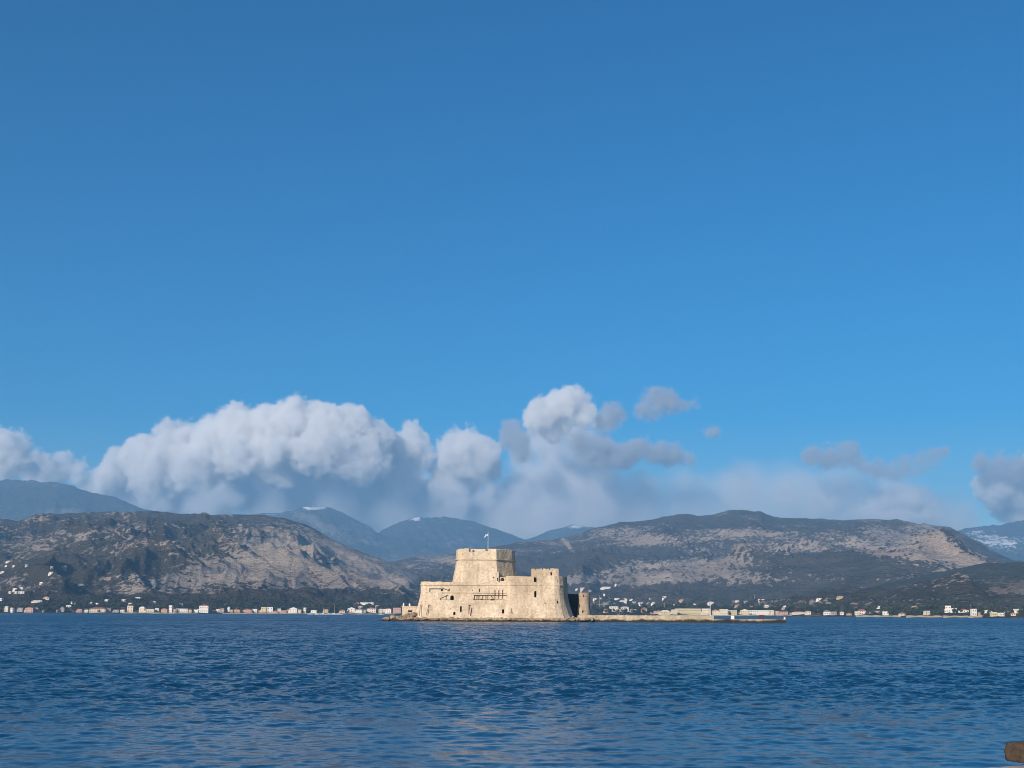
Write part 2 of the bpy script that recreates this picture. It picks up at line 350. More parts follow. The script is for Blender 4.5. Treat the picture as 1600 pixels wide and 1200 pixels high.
# ------------------------------------------------------------------ sea
def build_sea():
    ang = np.radians(np.concatenate([np.linspace(-85, -28, 30), np.linspace(-27, 27, 480), np.linspace(28, 85, 30)]))
    r = 5.0*np.exp(np.linspace(0, math.log(9000/5.0), 1650))
    A, Rr = np.meshgrid(ang, r, indexing='ij'); X = Rr*np.sin(A); Y = Rr*np.cos(A)
    z = np.zeros_like(X); wr = np.random.RandomState(3)
    near = np.clip((Rr-21)/22, 0.20, 1.0)
    wp = [fbm(X/w_, Y/w_, 2, 100+int(w_)) for w_ in (1.5, 4.0, 12.0)]
    samp = Rr*0.0046
    for k in range(60):
        lam = 0.24*1.058**k
        th = wr.normal(math.radians(-60), 0.85); kx = 2*math.pi/lam*math.sin(th); ky = 2*math.pi/lam*math.cos(th)
        am = 0.0105*lam**0.9*(1 if lam < 1.0 else (1.0/lam)**1.35)
        fade = np.clip(1.7-2.6*samp/lam, 0, 1)
        w_ = wp[0 if lam < 0.7 else 1 if lam < 2 else 2]
        ph = kx*X+ky*Y+wr.uniform(0, 6.28)+wr.uniform(1.2, 2.4)*w_
        z += am*fade*near*(np.sin(ph) + 0.3*np.cos(2*ph))
    z *= 0.45+1.1*vn(X/16, Y/11, 4)
    V = np.stack([X, Y, z], -1).reshape(-1, 3)
    me = grid_mesh('water', V, len(ang), len(r))
    m, t, b = mat('sea_water'); co = objco(t)
    gust = noise(t, mapping(t, co, (0.35, 1.0, 1)), 0.016, 5, 0.6)
    cd_ = t.nodes.new('ShaderNodeVectorMath'); cd_.operation = 'LENGTH'; t.links.new(co, cd_.inputs[0])
    nearf = ramp(t, math_(t, 'DIVIDE', cd_.outputs['Value'], 90.0), [(0.31, (.17,.17,.17)), (0.50, (1,1,1))])   # sheltered water by the quay
    def vmath(op, a, b=None, sc=None):
        q = t.nodes.new('ShaderNodeVectorMath'); q.operation = op
        for k_, x in enumerate((a, b)):
            if x is None: continue
            if isinstance(x, tuple): q.inputs[k_].default_value = x
            else: t.links.new(x, q.inputs[k_])
        if sc is not None:
            if isinstance(sc, float): q.inputs['Scale'].default_value = sc
            else: t.links.new(sc, q.inputs['Scale'])
        return q.outputs[0]
    acc = None
    for scl, det, rot, k_ in ((4.2, 3, 0.2, 1.3), (1.5, 3, -0.3, 1.3), (0.5, 3, 0.1, 0.9), (0.05, 3, 0.4, 0.30)):
        n_ = t.nodes.new('ShaderNodeTexNoise'); n_.inputs['Scale'].default_value = scl; n_.inputs['Detail'].default_value = det; n_.inputs['Roughness'].default_value = 0.6
        t.links.new(mapping(t, co, (0.85, 1.0, 1), (0, 0, rot)), n_.inputs['Vector'])
        v_ = vmath('MULTIPLY', vmath('SUBTRACT', n_.outputs['Color'], (0.5, 0.5, 0.5)), (k_*0.7, k_*1.25, 0.0))
        acc = v_ if acc is None else vmath('ADD', acc, v_)
    # wind blows onshore: the faces of the open-water waves lean towards the quay
    lean = ramp(t, math_(t, 'DIVIDE', cd_.outputs['Value'], 500.0), [(0.07, (0,0,0)), (0.16, (.5,.5,.5)), (0.9, (1,1,1))])
    acc = vmath('ADD', acc, vmath('SCALE', (0.0, -0.24, 0.0), None, lean))
    amp_ = math_(t, 'MULTIPLY', nearf, ramp(t, gust, [(0.32, (.55,.55,.55)), (0.68, (1,1,1))]))
    acc = vmath('SCALE', acc, None, amp_)
    geo = t.nodes.new('ShaderNodeNewGeometry')
    t.links.new(vmath('NORMALIZE', vmath('ADD', geo.outputs['Normal'], acc)), b.inputs['Normal'])
    t.links.new(ramp(t, gust, [(0.3, (0.002,0.029,0.072)), (0.7, (0.004,0.042,0.096))]), b.inputs['Base Color'])
    b.inputs['Roughness'].default_value = 0.16; b.inputs['IOR'].default_value = 1.30
    o = link_mesh('water', me, m); tag(o, kind='structure')
build_sea()
# ------------------------------------------------------------------ fortress
D0 = 420.0
def fx(px, Y=D0): return P(px, 960, Y).x
def fz(px, py, Y=D0): return P(px, py, Y).z
def dens(poly, step, close=True):
    out = []
    n = len(poly)
    for i in range(n if close else n-1):
        a = poly[i]; b = poly[(i+1) % n]; L = math.dist(a, b); k = max(1, int(L/step))
        for j in range(k): out.append((a[0]+(b[0]-a[0])*j/k, a[1]+(b[1]-a[1])*j/k))
    if not close: out.append(poly[-1])
    return out
def loft(name, poly, rows, jitter=0.09, step=0.7, seed=0, topj=0.12, tops=None):
    """poly counter-clockwise seen from above; rows = [(z, outward offset)]; tops(x,y)->extra z for the last row"""
    pts = dens(poly, step); n = len(pts); P2 = np.array(pts)
    nx = np.roll(P2, -1, 0)-np.roll(P2, 1, 0); nx = np.stack([nx[:, 1], -nx[:, 0]], -1); nx /= np.linalg.norm(nx, axis=1)[:, None]
    for _ in range(2): nx = (np.roll(nx, 1, 0)+nx*2+np.roll(nx, -1, 0)); nx /= np.linalg.norm(nx, axis=1)[:, None]
    rr = []
    for i in range(len(rows)-1):
        (z0, o0), (z1, o1) = rows[i], rows[i+1]; k = max(1, int((z1-z0)/0.8)) if abs(z1-z0) > 0.6 else 1
        rr += [(z0+(z1-z0)*j/k, o0+(o1-o0)*j/k) for j in range(k)]
    rr.append(rows[-1]); v = []; s = np.cumsum(np.r_[0, np.linalg.norm(np.diff(P2, axis=0), axis=1)])
    for i, (z, o) in enumerate(rr):
        jj = jitter*(fbm(s/1.7, s*0+z/1.7, 3, seed)*2.2 + 0.8*fbm(s/7, s*0+z/6, 2, seed+9))
        q = P2+nx*(o+jj)[:, None] if hasattr(jj, '__len__') else P2+nx*o
        zz = np.full(n, z)
        if i == len(rr)-1:
            zz = zz+topj*fbm(s/1.2, s*0+3.3, 3, seed+2)*2
            if tops: zz = zz+np.array([tops(a, b) for a, b in q])
        v += [(a, b, c) for (a, b), c in zip(q, zz)]
    f = []
    for i in range(len(rr)-1):
        for k in range(n): f.append((i*n+k, i*n+(k+1) % n, (i+1)*n+(k+1) % n, (i+1)*n+k))
    f.append(tuple(range(n))[::-1]); f.append(tuple(range((len(rr)-1)*n, len(rr)*n)))
    me = mesh_py(name, v, f)
    bm = bmesh.new(); bm.from_mesh(me); bmesh.ops.triangulate(bm, faces=[q for q in bm.faces if len(q.verts) > 4]); bmesh.ops.recalc_face_normals(bm, faces=bm.faces)
    bm.to_mesh(me); bm.free(); return me
def cutters(items, y0, y1):
    """items (px, py_centre, w px, h px, arched)"""
    mb = MB()
    for (cx, c_y, w, h, arch) in items:
        k = 0.2145*D0/420; X = fx(cx); Z = fz(cx, c_y); a = w*k/2; hh = h*k/2
        prof = [(X-a, Z-hh), (X+a, Z-hh)]
        if arch: prof += [(X+a*math.cos(q), Z+hh-a+a*math.sin(q)) for q in [math.pi*j/8 for j in range(9)]]
        else: prof += [(X+a*0.97, Z+hh), (X-a*0.98, Z+hh*0.97)]
        n = len(prof)
        mb.add([(x, y0, z) for x, z in prof]+[(x, y1, z) for x, z in prof], [tuple(range(n)), tuple(range(n, 2*n))[::-1]]+[(i, n+i, n+(i+1) % n, (i+1) % n) for i in range(n)])
    me = mb.mesh('cut'); bm = bmesh.new(); bm.from_mesh(me); bmesh.ops.recalc_face_normals(bm, faces=bm.faces); bm.to_mesh(me); bm.free()
    return me
def boolean(o, cut):
    c = bpy.data.objects.new('cut', cut); COL.objects.link(c)
    m = o.modifiers.new('b', 'BOOLEAN'); m.operation = 'DIFFERENCE'; m.object = c; m.solver = 'EXACT'
    dg = bpy.context.evaluated_depsgraph_get(); me = bpy.data.meshes.new_from_object(o.evaluated_get(dg))
    o.modifiers.clear(); o.data = me; bpy.data.objects.remove(c)
    if not me.materials: me.materials.append(M['fort'])
fort = bpy.data.objects.new('fortress', None); COL.objects.link(fort)
tag(fort, 'pale limestone sea fortress with a squat battered tower on its own islet', 'fortress')
def z_(py, px=780): return fz(px, py)
# curtain wall
L, Rr_ = fx(656), fx(888)
cw = [(L, 421.5), (L+0.7, 420.4), (L+1.8, 420.0), (fx(790), 420.0), (fx(797), 419.2), (fx(866), 418.6), (fx(874), 419.3), (fx(881), 421.2), (fx(886), 424.0), (fx(888.5), 428), (fx(887), 436), (fx(880), 452), (fx(700), 456), (L+3, 448)]
flare = lambda top, tz0: [(0.2, 2.7), (1.5, 2.25), (3.2, 1.55), (5.0, 0.95), (7.0, 0.40), (9.0, 0.05), (tz0-0.25, 0.0), (tz0-0.2, 0.22), (tz0+0.12, 0.22), (tz0+0.16, 0.0), (top, 0.0)]
wall = link_mesh('wall', loft('wall', cw, flare(z_(909.5), z_(914)), 0.05, seed=2), M['fort'], fort)
boolean(wall, cutters([(706,934,5.6,7.4,1),(710.3,958.2,3.6,5,1),(720.3,951.5,2.6,9,1),(690,921.8,3.2,2.8,0),(701.2,921.6,1.8,3.6,0),(749,922.4,1.2,5.4,0),(786.2,955.2,3.4,6.6,1),
                       (836.3,928.5,3.4,10,1),(769,937,5,2.4,0),(704,951.5,1.3,1.3,0),(718,926,1,1,0),(738,922,2,1.4,0),(759,941,1.4,1.4,0),(852,943,1.2,1.2,0),(812,922,1.4,1.2,0),(664,940,1.2,1.4,0),(871,941,2.2,4,0),(741,937,3,1.4,0),(752,936.4,3,1.6,0)], 405, 424.3))
# raised right-hand parapet wall following the curved bastion
up_ = [(fx(790), 420.2), (fx(797), 419.4), (fx(866), 418.8), (fx(874), 419.5), (fx(881), 421.4), (fx(885.6), 424.2), (fx(888.2), 428), (fx(886.6), 436), (fx(880), 440), (fx(800), 441), (fx(790), 438)]
par = link_mesh('parapet_wall', loft('parapet_wall', up_, [(z_(913), 0.0), (z_(907), -0.02), (z_(900.3), -0.05)], 0.07, seed=5, topj=0.1), M['fort'], fort)
boolean(par, cutters([(836.2, 905.3, 4.4, 11, 0), (871,908,1.6,1.6,0), (825,899.5,3,1.6,0)], 405, 423))
low = link_mesh('ledge_wall', loft('ledge_wall', [(fx(776), 421.5), (fx(789.6), 421.5), (fx(789.6), 437), (fx(776), 437)], [(z_(911), 0), (z_(907.6), 0)], 0.05, seed=8), M['fort'], fort)
# gate tower with broken battlements
gt = [(fx(830.5), 421.0), (fx(873), 420.6), (fx(873), 428.5), (fx(830.5), 429)]
gate = link_mesh('gate_tower', loft('gate_tower', gt, [(z_(902), 0.0), (z_(888.3), 0.0)], 0.06, seed=12, topj=0.15), M['fort'], fort)
boolean(gate, cutters([(861.5,896.5,2.6,5,0),(848.5,897,1.2,1.6,0)], 405, 423.2))
boolean(gate, cutters([(836.6,888.4,1.7,3.6,0),(842.2,888.4,1.5,3.2,0),(848,888.4,1.7,4.2,0),(853.6,888.4,1.5,3.2,0),(859,888.4,1.8,3.8,0),(867.5,888,1.6,2.2,0)], 405, 440))
# main tower: eight sides, battered, with a string course
def tower_poly(hw):
    cx = fx(757); a = hw*0.2145; ycen = 433.5
    # wide front facet, splayed flanks, back
    fr = 420.3
    return [(cx-a, fr+7.2), (cx-a*0.985, fr+4.2), (cx-a*0.93, fr+1.8), (cx-a*0.84, fr+0.45), (cx-a*0.70, fr), (cx+a*0.38, fr), (cx+a*0.90, fr+6.4), (cx+a, fr+8.6), (cx+a, fr+19), (cx+a*0.5, fr+25), (cx-a*0.5, fr+25), (cx-a, fr+19)]
tz0, tz1, tzs = z_(916), z_(857), z_(873.5)
sc_top = 47.0
rowsT = [(tz0, 1.55), (tz0+3.4, 0.95), (tz0+6, 0.42), (tzs-0.32, 0.08), (tzs-0.26, 0.42), (tzs+0.02, 0.46), (tzs+0.1, 0.06), (tz1-0.3, 0.0), (tz1, -0.15)]
def ttop(x, y): return -1.15 if x > fx(798.5) else (-0.35 if x < fx(714) else 0.0)
tower = link_mesh('tower', loft('tower', [(p[0], p[1]+1.45) for p in tower_poly(sc_top)], rowsT, 0.05, seed=15, topj=0.13, tops=ttop), M['fort'], fort)
boolean(tower, cutters([(759.5,857.6,4,5.4,0),(733,856.8,3.2,2.4,0),(722,856.6,2,1.6,0),(770,856.6,2.4,1.6,0),(792,857.2,2,2,0)], 405, 460))
boolean(tower, cutters([(733,859,3.2,5,0),(738.6,860.4,4.2,2.2,1),(786,861.8,2.4,4.6,0),(769.8,902.6,2.6,1.8,0),(773.4,905.8,2.0,3,0),(747,864,1,1,0),(721,866,1,1,0),(765,888,1,1,0),(752,895,.9,.9,0)], 405, 424))
# arched openings between tower and raised wall
nb = link_mesh('passage_wall', loft('passage_wall', [(fx(779.2), 420.75), (fx(789.8), 420.75), (fx(789.8), 424), (fx(779.2), 424)], [(z_(910), 0), (z_(901.8), 0)], 0.03, seed=18, topj=0.05), M['fort'], fort)
boolean(nb, cutters([(784.6,905.3,6.2,5.0,1)], 420, 423.6))
pr = link_mesh('pier_stub', loft('pier_stub', [(fx(768), 420.05), (fx(778.6), 420.05), (fx(778.6), 422.2), (fx(768), 422.2)], [(z_(911), 0.05), (z_(893.6), 0)], 0.04, seed=19, topj=0.05), M['fort'], fort)
boolean(pr, cutters([(777.0,905.4,1.6,4.4,0),(770.5,902.6,2.2,1.6,0)], 419, 421.8))
# shaded return wall and round turret on the right
ret = link_mesh('return_wall', loft('return_wall', [(fx(884,441), 441), (fx(907.5,441), 441), (fx(907.5,441), 446), (fx(884,441), 446)], [(0.2, 0.4), (z_(955), 0.1), (z_(926.5), 0)], 0.08, seed=21), M['shade_stone'], fort)
cxT = fx(912.3, 432); circ = [(cxT+math.cos(a)*2.05, 432+math.sin(a)*2.05) for a in [2*math.pi*k/28 for k in range(28)]]
zt = fz(912, 926.0, 432); zb = 0.4
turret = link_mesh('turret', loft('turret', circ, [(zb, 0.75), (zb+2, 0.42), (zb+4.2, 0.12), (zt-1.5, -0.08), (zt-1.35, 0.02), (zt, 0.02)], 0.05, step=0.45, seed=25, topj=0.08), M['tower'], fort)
boolean(turret, cutters([(906.6,930.3,1.5,4.2,0),(914.8,930.3,1.3,4.2,0),(908.3,946,1.0,6,0),(913.4,955.2,2.2,4,1)], 420, 431.4))
# timber walkway, braces and pipes on the seaward wall
def bars(name, segs, r, material, parent=fort, Y=419.6):
    mb = MB()
    for (ax, ay, bx, by) in segs: mb.tube(P(ax, ay, Y), P(bx, by, Y), r, n=5)
    return mb.build(name, material, parent)
wk = MB(); a = P(690, 925.7, 419.3); b = P(796, 925.7, 419.3); wk.box(a.x, b.x, 419.62, 419.93, a.z-0.09, a.z+0.06); wk.build('walkway_ledge', M['fort'], fort)
bars('timber_frame', [(740,930,792,930.5),(741,936.8,788,937.2),(741,930,741,937),(745,930,745,937),(748,930,748,937),(754,930,754,937),(759,930,759,937),(762,930,762,937),(773,922,773,937),(779,922,779,935),(785,922,785,935),(766,930,772,937)], 0.09, M['timber'])
bars('wooden_brace', [(688,935,700,929.6),(688,935,688,937),(697,930,697,937),(687,937.2,703,937.2),(690,918,701,922.5),(671,919.5,690,919.5),(671,919.5,671,925)], 0.08, M['timber'])
for (px, y0, y1, lean) in ((656.8,945,962,-1.5),(670,945,961,-4),(732.5,945.5,960,0),(736.5,950,962,-1),(799.5,944.5,958,0),(806,952,965,-2)):
    mb = MB(); mb.tube(P(px, y0, 418.9), P(px+lean, y1, 417.0), 0.09, n=5); mb.tube(P(px-.4, y0, 418.85), P(px+2.2, y0+.3, 418.85), 0.10, n=5); mb.build('drain_pipe', M['timber'], fort)
    
# islet of rock under the walls
def islet():
    ctr = [(fx(598), 419.5), (fx(612), 417.4), (fx(640), 415.8), (fx(700), 415.3), (fx(800), 414.8), (fx(870), 413.6), (fx(900), 415.5), (fx(925), 420), (fx(930), 440), (fx(900), 465), (fx(700), 468), (fx(640), 452), (fx(612), 432), (fx(600), 424)]
    me = loft('rocky_islet', ctr, [(-2.5, 0.8), (0.1, 0.2), (0.7, -0.5), (1.0, -1.0)], 0.55, step=0.45, seed=31, topj=0.3)
    o = link_mesh('rocky_islet', me, M['rock']); tag(o, kind='structure')
    # broken rock mound at the left tip and rubble along the wall foot
    mb = MB(); rr = random.Random(4)
    def boulder(x, y, z, s):
        bm = bmesh.new(); bmesh.ops.create_icosphere(bm, subdivisions=2, radius=1)
        sx, sy, sz = s*rr.uniform(.8,1.4), s*rr.uniform(.8,1.2), s*rr.uniform(.55,.9)
        off = rr.uniform(0, 100)
        vv = []
        for q in bm.verts:
            k = 1+0.5*float(fbm(np.array(q.co.x*1.3+off), np.array(q.co.y*1.3+q.co.z*1.7), 3, 8))
            vv.append((x+q.co.x*sx*k, y+q.co.y*sy*k, z+q.co.z*sz*k))
        ff = [tuple(v.index for v in q.verts) for q in bm.faces]; bm.free(); mb.add(vv, ff)
    for k in range(260):
        px = rr.uniform(600, 925); base = 1.0
        boulder(fx(px), rr.uniform(415.8, 417.6) if px > 640 else rr.uniform(417, 424), 0.6+rr.uniform(-.3,.3), rr.uniform(.25,.8))
    for k in range(70):
        px = rr.uniform(606, 652); h = np.interp(px, [600, 625, 650], [0.6, 1.5, 2.8])
        boulder(fx(px), rr.uniform(418, 424), rr.uniform(0.4, h), rr.uniform(.5,1.1))
    for k in range(40):
        px = rr.uniform(886, 925); boulder(fx(px), rr.uniform(418, 428), rr.uniform(0.7, 1.7), rr.uniform(.3,.7))
    o2 = mb.build('rubble', M['rock']); tag(o2, 'broken limestone rubble heaped round the foot of the fortress walls', 'rubble', None, 'stuff')
islet()
# small hut on the left tip
def hut():
    t = bpy.data.objects.new('stone_hut', None); COL.objects.link(t); t.location = (fx(636), 424, 1.0)
    tag(t, 'small low stone hut with a dark opening at the left tip of the islet', 'hut')
    def pt(px, py): q = P(px, py, 424); return q.x-t.location.x, q.z-t.location.z
    a = pt(628, 962); b = pt(653, 948.5); mb = MB(); mb.box(a[0], b[0], 0, 7, -0.6, b[1]); w = mb.build('wall', M['fort'], t)
    a = pt(627.4, 949.5); b = pt(654, 947.2); mb = MB(); mb.box(a[0], b[0], -0.15, 7.2, b[1]-0.26, b[1]); mb.build('roof', M['fort'], t)
    a = pt(637.5, 956.5); b = pt(644, 953.5); mb = MB(); mb.box(a[0], b[0], -0.04, 0.2, a[1], b[1]); mb.build('window', M['dark'], t)
    for p, h, w in ((629.5,942.5,1.7),(639,943,1.7)):
        a = pt(p-w/2*1.2, 948); b = pt(p+w/2*1.2, h); mb = MB(); mb.box(a[0], b[0], 2.2, 3.2, a[1]-0.3, b[1]-0.4)
        c = [(a[0]-.1,2.1,b[1]-.4),(b[0]+.1,2.1,b[1]-.4),(b[0]+.1,3.3,b[1]-.4),(a[0]-.1,3.3,b[1]-.4),((a[0]+b[0])/2,2.7,b[1]+.2)]
        mb.add(c, [(0,1,4),(1,2,4),(2,3,4),(3,0,4),(3,2,1,0)]); mb.build('gate_pillar', M['white'], t)
hut()
# pier and low quay
def pier():
    Yp = 418.0
    a = fx(905, Yp); b = fx(1115, Yp); zt = fz(1000, 961.6, Yp)
    poly = [(a, Yp-0.6), (fx(960), Yp), (b, Yp), (b, Yp+7), (a, Yp+7)]
    o = link_mesh('pier', loft('pier', poly, [(-2, 0.5), (0.1, 0.35), (0.9, 0.1), (zt, 0)], 0.12, step=0.5, seed=41, topj=0.07), M['pier'])
    tag(o, 'long pale stone pier running right from the fortress foot', 'pier')
    a = fx(1115.4, Yp); b = fx(1228, Yp); zt2 = fz(1170, 967.6, Yp)
    o = link_mesh('quay', loft('quay', [(a, Yp+0.3), (b, Yp+0.3), (b, Yp+6), (a, Yp+6)], [(-2, 0.1), (0.35, 0.05), (zt2, 0)], 0.05, step=0.6, seed=43, topj=0.03), M['pier'])
    tag(o, 'low landing stage continuing from the end of the stone pier', 'quay')
    return zt, zt2
ZP, ZQ = pier()
def post(px, py0, py1, Y, name, label, cat, mt, r=0.09, head=None, z0=None):
    t = P(px, py1, Y); base = Vector((t.x, Y, P(px, py0, Y).z if z0 is None else z0))
    e = bpy.data.objects.new(name, None); COL.objects.link(e); e.location = base; tag(e, label, cat)
    mb = MB(); mb.tube((0,0,0), (0,0,t.z-base.z), r, r*0.8, 8); mb.build('pole', mt, e)
    mb = MB(); mb.tube((0,0,0.0), (0,0,0.18), r*2.4, r*2.2, 8); mb.build('base_plate', mt, e)
    if head: head(e, t.z-base.z)
    return e
def lamp_head(e, h):
    mb = MB(); mb.tube((0,0,h), (0,0,h+0.3), 0.22, 0.30, 10); mb.tube((0,0,h+0.3), (0,0,h+0.45), 0.32, 0.06, 10); mb.build('lamp_head', M['metal'], e)
post(1109.6, 962.5, 946.5, 419.5, 'lamp_post', 'tall thin white lamp post at the outer end of the stone pier', 'lamp post', M['metal'], 0.11, lamp_head, ZP-0.02)
def bx_thing(name, px, w, h, label, cat, mt, Y=419.5, cap=True, depth=0.9, zb=None):
    e = bpy.data.objects.new(name, None); COL.objects.link(e); e.location = (fx(px, Y), Y, (ZQ if zb is None else zb)-0.01); tag(e, label, cat)
    mb = MB(); mb.box(-w/2, w/2, 0, depth, 0, h*0.86); mb.build('cabinet', mt, e)
    mb = MB(); mb.box(-w/2-.06, w/2+.06, -.06, depth+.06, h*0.86, h); mb.build('lid', mt, e)
    mb = MB(); mb.box(-w*0.32, w*0.32, -0.035, 0.01, h*0.12, h*0.74); mb.build('door', mt, e)
bx_thing('utility_box', 1144.8, 1.0, 1.15, 'pale boxy cabinet on the low landing stage', 'utility box', M['white'])
def bollard(px, label):
    e = bpy.data.objects.new('bollard', None); COL.objects.link(e); e.location = (fx(px, 419.5), 419.8, ZQ-0.01); tag(e, label, 'bollard', 'dark red bollards on the landing stage')
    mb = MB(); mb.tube((0,0,0), (0,0,1.15), 0.32, 0.28, 12); mb.build('post', M['red'], e)
    mb = MB(); mb.tube((0,0,1.15), (0,0,1.35), 0.36, 0.30, 12); mb.build('cap', M['dark'], e)
bollard(1188.2, 'dark red bollard on the landing stage, the one nearer the fortress'); bollard(1191.8, 'dark red bollard on the landing stage, the one nearer the open end')
def sig(e, h):
    mb = MB(); mb.tube((0,0,h), (0,0,h+0.35), 0.3, 0.3, 10); mb.tube((0,0,h+0.35), (0,0,h+0.55), 0.34, 0.05, 10); mb.build('lantern', M['white'], e)
post(1226, 968, 966.6, 419, 'harbour_light', 'short white beacon at the very end of the landing stage', 'beacon', M['white'], 0.16, sig, ZQ)
# flag
def flag():
    px = 762.6; Y = 426.0; zb = fz(px, 857.5, Y)-0.3; zt = fz(px, 832.5, Y); X = P(px, 850, Y).x
    e = bpy.data.objects.new('flagpole', None); COL.objects.link(e); e.location = (X, Y, zb); tag(e, 'white flagpole flying a blue and white striped flag on the main tower', 'flagpole')
    mb = MB(); mb.tube((0,0,0), (0,0,zt-zb), 0.10, 0.06, 8); mb.build('pole', M['metal'], e)
    mb = MB(); mb.tube((0,0,zt-zb), (0,0,zt-zb+0.16), 0.1, 0.04, 8); mb.build('finial', M['metal'], e)
    m, t, b = mat('flag_cloth'); uv = t.nodes.new('ShaderNodeAttribute'); uv.attribute_name = 'col'
    t.links.new(uv.outputs['Color'], b.inputs['Base Color']); b.inputs['Roughness'].default_value = 0.8
    nx, nz = 27, 18; v = []; cols = []
    for i in range(nx+1):
        for j in range(nz+1):
            u = i/nx; w = j/nz
            v.append((-0.1-u*1.15, 0.22*math.sin(u*7+w*1.5)*u+0.25*u, zt-zb-0.25-(1-w)*0.85-0.75*u*u-0.1*math.sin(u*9)*u))
    f = [(i*(nz+1)+j, (i+1)*(nz+1)+j, (i+1)*(nz+1)+j+1, i*(nz+1)+j+1) for i in range(nx) for j in range(nz)]
    me = mesh_py('flag', v, f, True); ca = me.color_attributes.new('col', 'FLOAT_COLOR', 'CORNER'); data = []
    blue = (0.02,0.11,0.42,1); wh = (0.8,0.8,0.8,1)
    for q in range(len(f)):
        i, j = q//nz, q % nz; st = (nz-1-j)//2
        if i < 10 and st < 5: c = wh if (4 <= i < 6 or st == 2) else blue
        else: c = blue if st % 2 == 0 else wh
        data += list(c)*4
    ca.data.foreach_set('color', data)
    o = link_mesh('flag', me, m, e); so_ = o.modifiers.new('s', 'SOLIDIFY'); so_.thickness = 0.02
flag()
# ------------------------------------------------------------------ houses
GR = 'houses along the far shore and on the slopes behind it'
def house(px, py, w, h, colr, roof, label, name='house', cat='house', dep=None, win=True, group=GR, chim=False):
    q = land(px, py)
    if q is None: q = P(px, 957, shoreY(px)+8)
    Y = q.y; k = Y*math.cos(PITCH)/F; Wm = w*k; Hm = h*k; dep = dep or max(6.0, Wm*0.6)
    Hm = max(Hm, 2.2)
    z0 = q.z; zf = min(drop(q.x-Wm/2, Y), drop(q.x+Wm/2, Y), z0)-1.0
    rh = 0.0 if roof in ('flat', None) else min(Hm*0.35, 2.6)
    hb = Hm-rh
    rs = random.Random(int(px*7+py)); rot = rs.uniform(-0.22, 0.22)
    mb = MB(); mb.box(-Wm/2, Wm/2, 0, dep, zf-z0, hb)
    if Wm > 7 and rs.random() < 0.75: mb.box(-Wm/2-Wm*0.18, -Wm/2-0.003, 1.0, dep*0.8, zf-z0, hb*0.55)
    o = mb.build(name, M['house_'+colr]); o.location = (q.x, Y, z0); o.rotation_euler = (0, 0, rot); tag(o, label, cat, group)
    mb = MB()
    if rh:
        e = 0.35; zt = hb
        if rs.random() < 0.5 or roof == 'gable':
            mb.add([(-Wm/2-e,-e,zt),(Wm/2+e,-e,zt),(Wm/2+e,dep+e,zt),(-Wm/2-e,dep+e,zt),(0,-e,zt+rh),(0,dep+e,zt+rh)], [(0,1,4),(3,5,2),(1,2,5,4),(0,4,5,3),(0,3,2,1)])
        else:
            i = min(Wm, dep)*0.4
            mb.add([(-Wm/2-e,-e,zt),(Wm/2+e,-e,zt),(Wm/2+e,dep+e,zt),(-Wm/2-e,dep+e,zt),(-Wm/2+i,dep/2,zt+rh),(Wm/2-i,dep/2,zt+rh)], [(0,1,5,4),(1,2,5),(2,3,4,5),(3,0,4),(0,3,2,1)])
        mb.build('roof', M['roof_red' if roof in ('red','gable') else 'roof_grey' if roof == 'grey' else 'roof_white'], o)
    else:
        mb.box(-Wm/2-.15, Wm/2+.15, -.15, dep+.15, hb+0.003, hb+0.45); mb.build('roof', M['roof_white' if colr in ('white','cream','yellow') else 'roof_grey'], o)
    if win and w >= 4:
        n = max(2, int(Wm/3.6)); n = min(n, 26); fl = 2 if hb > 5.2 else 1; sh = None
        for f_ in range(fl):
            for i in range(n):
                if sh is None or True:
                    ww, wh_ = 0.62, min(1.5, hb*0.45)
                    x = -Wm/2+Wm*(i+0.5)/n; z = (hb*(f_+0.5)/fl)
                if sh is None:
                    mbb = MB(); mbb.box(-ww, ww, -0.05, 0.12, -wh_/2, wh_/2); sh = mbb.mesh('window'); sh.materials.append(M['glass'])
                wo = bpy.data.objects.new('window', sh); COL.objects.link(wo); wo.parent = o; wo.location = (x, 0, z)
    return o
